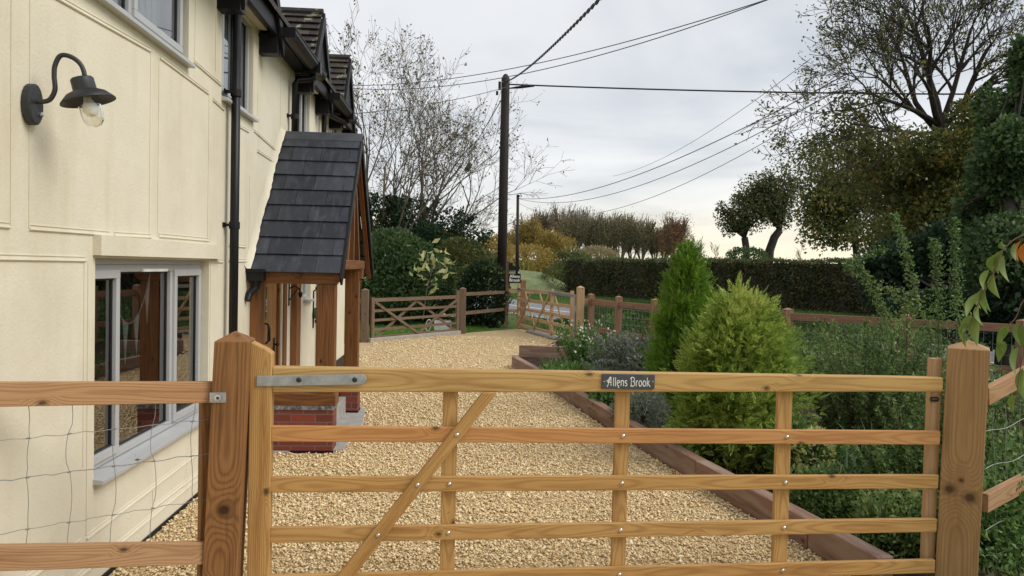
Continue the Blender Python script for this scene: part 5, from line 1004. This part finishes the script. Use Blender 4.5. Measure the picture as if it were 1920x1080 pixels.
# large small-leaved shrub with long wands
for i, (x, y, h, sp, n, lb) in enumerate(((4.0, 7.0, 1.35, .75, 110, 'broad small-leaved green shrub behind the gate, right of the golden conifer'), (4.0, 5.6, 1.05, .65, 90, 'dense dark green small-leaved shrub behind the right end of the gate'), (4.7, 8.2, 1.4, .9, 90, 'small-leaved shrub against the long fence, behind the gate\'s right half'), (3.3, 5.2, .62, .4, 60, 'low small-leaved shrub at the sleeper behind the gate\'s lower bars'), (3.6, 4.75, .55, .45, 60, 'dark leafy clump at ground level next to the right gate post'))):
    stems_bush('cotoneaster', lb, (x, y), n, h, sp, 'cot', .038, 150, 30+i, minh=.45)
for i, pts in enumerate((((1700, 620), (1690, 560), (1655, 470), (1590, 500)), ((1745, 640), (1718, 560), (1700, 480), (1678, 405)), ((1760, 640), (1758, 560), (1755, 480), (1752, 452)), ((1800, 640), (1792, 560), (1790, 480), (1789, 412)), ((1680, 640), (1650, 570), (1612, 500)))):
    pts = sorted(pts, key=lambda p: -p[1]); P = [onY(x, y, 6.6) for x, y in pts]; P = [Vector((P[0].x, P[0].y, .3))]+P; sp_ = smooth_path(P, 8); b = P[0].copy(); b.z = 0
    t_ = thing('shrub_wand', ['arching leafy wand, leftmost over the hedge', 'tall leaning leafy wand in front of the dark trees', 'short upright leafy wand, second from the right gate post', 'tallest upright leafy wand, just left of the right gate post', 'thin leafy wand leaning left towards the pollards'][i], 'shrub shoot', b); MB().tube(sp_, [.006*(1-.7*k/len(sp_)) for k in range(len(sp_))], 4).build('stem', 'twig', t_)
    q = np.array([s_[:] for s_ in sp_]); n = len(q); taper = np.linspace(.10, .025, n); Q = np.repeat(q, 34, 0)+RNG.normal(size=(n*34, 3))*np.repeat(taper, 34)[:, None]*.6; leaves('foliage', Q, .032, 'cot', t_, .5)
# strap-leaved clumps
def strap(label, x, y, n, ln, seed, mt='strap', name='iris_clump', w_=.02):
    rg = np.random.default_rng(seed); t_ = thing(name, label, 'plant', (x, y, 0)); V = []; Fq = []
    for i in range(n):
        a = rg.uniform(0, 2*PI); l = ln*rg.uniform(.6, 1); b = np.array([x+rg.normal(0, .06), y+rg.normal(0, .06), 0.]); o = np.array([math.cos(a), math.sin(a), 0]); sd_ = np.array([-o[1], o[0], 0])*w_/2; k0 = len(V)
        for j in range(6):
            u = j/5; p = b+o*l*.75*u**1.6+np.array([0, 0, l*(u*1.0-.55*u*u*rg.uniform(.6, 1.1))]); ww = (1-u**2)*1.; V += [p-sd_*ww, p+sd_*ww]
        Fq += [(k0+2*j, k0+2*j+1, k0+2*j+3, k0+2*j+2) for j in range(5)]
    npmesh('blades', np.array(V), np.array(Fq), mt, t_)
strap('strappy long-leaved clump spilling behind the lower bars of the gate', 3.15, 5.55, 60, .75, 1); strap('taller strap-leaved clump below the variegated shrub', 3.5, 6.0, 40, .85, 2); strap('fine grassy tuft beside the conifer foot', 2.45, 9.3, 70, .6, 3, 'strap', 'grass_tuft', .008)
# weeds beyond the fence on the verge
for i, (x, y, w_, h, mtl, lb) in enumerate(((6.4, 14.2, 1.1, .8, 'cot', 'rough green weeds beyond the long fence, behind the golden conifer'), (8.2, 13.4, 1.4, .9, 'cot', 'grey-green bramble patch beyond the fence under the dark trees'), (5.2, 10.6, .9, .7, 'cot', 'tangle of small-leaved weeds before the long fence'), (6.6, 9.6, 1.0, .75, 'cot', 'second tangle of weeds before the long fence, further right'), (8.0, 8.6, 1.0, .6, 'herb', 'leafy weeds on the bank right of the gate post'))):
    shrub('weed_patch', lb, (x, y, h*.3), (w_, w_*.8, h*.75), 5500, .055, mtl, 'weeds', seed=50+i, shell=.2, lump=.5)
for i, (x, y, w_, h, lb) in enumerate(((4.35, 5.0, .45, .38, 'green weeds at the foot of the right gate post'), (4.9, 5.9, .6, .45, 'leafy weeds under the slanting rails'), (4.2, 4.35, .35, .28, 'low weeds in the bottom right corner'))):
    shrub('weed_patch', lb, (x, y, h*.3), (w_, w_, h*.8), 2600, .05, 'herb' if i else 'cot', 'weeds', seed=70+i, shell=.2, lump=.5)
flat('path', [(5.2, 7.0), (6.0, 7.3), (9.5, 8.6), (9.8, 7.9), (6.2, 6.6), (5.3, 6.5)], .02, 'pave')
for i, (x, y, w_, h, lb) in enumerate(((3.9, 17.6, .6, .75, 'leafy stems behind the first bay of the long fence'), (4.7, 16.2, .7, .8, 'leafy stems behind the second bay of the long fence'), (5.6, 15.0, .8, .8, 'leafy stems behind the third bay of the long fence'))):
    shrub('weed_patch', lb, (x, y, h*.35), (w_, w_*.7, h*.7), 2600, .07, 'herb', 'weeds', seed=150+i, shell=.1, lump=.5)
for i, (x, y, w_, h, lb) in enumerate(((4.6, 19.5, 1.0, .95, 'tall verge weeds behind the long fence, nearest the road gate'), (6.0, 17.5, 1.2, .9, 'tall verge weeds behind the long fence, left of the green conifer'), (7.8, 16.0, 1.3, .9, 'tall verge weeds beyond the fence behind the conifers'))):
    shrub('weed_patch', lb, (x, y, h*.4), (w_, w_*.7, h*.65), 5200, .08, 'grassblade', 'weeds', seed=170+i, shell=.1, lump=.4, aspect=.25, ups=1.5)
for i, (x, y, w_, h, mtl, lb) in enumerate(((2.95, 4.65, .38, .42, 'cot', 'dark green groundcover right behind the nearest sleeper'), (3.35, 4.45, .4, .5, 'herb', 'bright leafy groundcover between the nearest sleeper and the knotty post'), (2.75, 5.25, .35, .34, 'cot', 'small-leaved groundcover spilling over the second sleeper'), (3.9, 4.9, .5, .7, 'cot', 'bushy green clump directly behind the closing end of the gate'), (3.2, 6.4, .4, .5, 'cot', 'leafy clump right of the variegated shrub'))):
    shrub('groundcover_plant', lb, (x, y, h*.35), (w_, w_*.8, h*.7), 3800, .042, mtl, 'plant', seed=190+i, shell=.1, lump=.5)
for i, (x, y, w_, h, lb) in enumerate(((4.2, 5.1, .4, .5, 'bright green weeds seen through the netting just right of the post'), (4.9, 5.5, .5, .4, 'bright green weeds under the lower slanting rail'), (4.6, 6.6, .7, .6, 'taller green weeds beyond the slanting rails'))):
    shrub('weed_patch', lb, (x, y, h*.3), (w_, w_, h*.7), 3200, .06, 'herb', 'weeds', seed=210+i, shell=.1, lump=.5)
# grass tufts: lawn, verges, bed floor
def tufts(name, poly_fn, n, size, mt, z=0.): P = poly_fn(n); D = np.array([0, 0, 1.6]); o = leaves(name, P, size, mt, None, .14, D, .55); struct(o, 'stuff'); return o
def rectp(x0, x1, y0, y1, cond=None):
    def f(n):
        X = RNG.uniform(x0, x1, n); Yy = RNG.uniform(y0, y1, n); P = np.stack([X, Yy, np.zeros(n)], 1); return P if cond is None else P[cond(X, Yy)]
    return f
tufts('lawn_grass', rectp(-6, .9, 17.6, 25, lambda X, Y: Y > 18.3+(X+1.5)*1.1), 26000, .07, 'lawnblade')
def offroad(X, Y): q = (X-mid.x)*(-rn.x)+(Y-mid.y)*(-rn.y); return (np.abs(q) > 3.2)
tufts('verge_grass', rectp(1.8, 18, 12, 52, lambda X, Y: offroad(X, Y) & (X > np.interp(Y, [10.7, 12.8, 14.9, 17.3, 22], [8.7, 5.9, 4.1, 3.2, 2.1])) & (X < np.interp(Y, [17, 25.5, 33.6, 50.5], [24, 21, 17.6, 7.5]))), 60000, .13, 'grassblade')
def vb(n):
    u_ = RNG.random(n); v_ = RNG.uniform(-1, 1, n); e_ = np.minimum(1, u_*7)*np.minimum(1, (1-u_)*6); return np.stack([3.75+u_*4.6+v_*.75, 24.6-u_*11.2+v_*.33, .8*e_*(np.cos(v_*PI)+1)/2], 1)
tufts('bank_grass', vb, 16000, .14, 'grassblade')
tufts('bed_weeds', rectp(1.6, 9.5, 3.9, 14.5, lambda X, Y: (X > np.interp(Y, [4.4, 13.2], [2.6, 1.35])) & (X < np.interp(Y, [8, 10.7, 12.8, 14.9], [10, 8.5, 5.8, 4.0]))), 16000, .085, 'cot')
# fallen leaves
fv = MB(); rg = random.Random(4)
def fallen(x, y, z, s, lb, mt='brown'):
    mb = MB(); a = rg.uniform(0, 6.3); c, s_ = math.cos(a)*s, math.sin(a)*s
    mb.add([(x, y, z), (x+c*.5-s_*.3, y+s_*.5+c*.3, z+.008), (x+c, y+s_, z+.002), (x+c*.5+s_*.3, y+s_*.5-c*.3, z+.01)], [(0, 1, 2), (0, 2, 3)]); tag(mb.build('fallen_leaf', mt), lb, 'leaf', 'fallen leaves')
fallen(-.35, 4.4, .03, .05, 'dark fallen leaf on the gravel behind the lower gate bars'); fallen(.95, 4.95, .03, .05, 'dark fallen leaf on the gravel behind the lower gate bars'); fallen(1.1, 4.7, .03, .045, 'dark fallen leaf on the gravel behind the lower gate bars'); fallen(.62, 13.8, .04, .12, 'dead leaf on the gravel near the bed corner'); fallen(W+.03, 4.55, .592, .05, 'dry leaf on the lower window sill', 'orange'); fallen(W+.02, 4.62, .592, .045, 'dry leaf on the lower window sill', 'orange')
for i, (x, y) in enumerate(((-.9, 5.2), (.2, 6.3), (1.2, 5.8), (-.5, 9.8), (.4, 11.5), (-.2, 15.2), (.9, 16.6), (1.6, 17.8), (1.25, 8.2), (-1.4, 12.3))): fallen(x, y, .032, rg.uniform(.035, .06), 'small brown fallen leaf lying loose on the open gravel', 'brown' if i % 3 else 'ochre')
# cherry branch hanging in from the right, near the camera
Yb = 3.0; cb_ = thing('cherry_branch', 'hanging cherry twig with large drooping green leaves, above the right gate post', 'branch', onY(1990, 400, Yb))
tw = MB(); L1 = [(1990, 400), (1940, 432), (1905, 447), (1880, 470), (1868, 500), (1855, 530), (1838, 560), (1822, 600), (1812, 640)]; L2 = [(1990, 480), (1945, 540), (1918, 565), (1905, 595), (1888, 612)]; L3 = [(1990, 560), (1940, 610), (1915, 680), (1905, 760)]
lp_ = []
for Ln_ in (L1, L2, L3):
    P = smooth_path([onY(x, y, Yb) for x, y in Ln_], 4); tw.tube(P, [.0035*(1-.5*k/len(P)) for k in range(len(P))], 5)
tw.build('twig', 'twig', cb_)
LV = [(1880, 468, 1872, 515, .06), (1882, 478, 1893, 530, .05), (1868, 478, 1862, 512, .06), (1855, 505, 1845, 545, .05), (1862, 512, 1875, 560, .06), (1850, 530, 1852, 590, .065), (1838, 545, 1840, 580, .055), (1848, 540, 1858, 585, .05), (1835, 550, 1812, 595, .05), (1836, 570, 1845, 612, .055), (1826, 560, 1813, 590, .045), (1822, 590, 1805, 625, .05), (1830, 590, 1833, 650, .06), (1815, 605, 1805, 640, .05), (1820, 625, 1812, 652, .045), (1887, 612, 1882, 662, .055), (1890, 610, 1868, 650, .045), (1884, 640, 1872, 680, .05), (1912, 600, 1915, 650, .055), (1918, 610, 1925, 660, .05), (1910, 650, 1905, 705, .055), (1918, 690, 1920, 750, .055), (1905, 740, 1900, 775, .045), (1880, 450, 1888, 470, .04), (1930, 640, 1940, 700, .06), (1903, 455, 1906, 490, .03)]
def bigleaf(x0, y0, x1, y1, w_, mt):
    a, b_ = onY(x0, y0, Yb), onY(x1, y1, Yb+random.uniform(-.05, .05)); d = b_-a; ln = d.length; d.normalize(); sdv = d.cross(Vector((random.uniform(-.5, .5), 1, random.uniform(-.2, .2)))).normalized(); nv = sdv.cross(d); V = []; n = 7
    for i in range(n+1):
        u = i/n; ww = w_*.42*math.sin(PI*min(1, u*1.02)**.8)**.85*(1-u*.15); cc = a+d*ln*u+nv*(.012*math.sin(u*PI)); V += [cc-sdv*ww+nv*ww*.45, cc, cc+sdv*ww+nv*ww*.45]
    mb = MB(); mb.add(V, [q for i in range(n) for q in ((i*3, i*3+1, i*3+4, i*3+3), (i*3+1, i*3+2, i*3+5, i*3+4))]); return mb.build('leaf', mt, cb_, True)
for l_ in LV: bigleaf(*l_, 'cherry')
for l_ in ((1916, 450, 1910, 490, .05), (1922, 455, 1925, 500, .05)): bigleaf(*l_, 'cherryr')
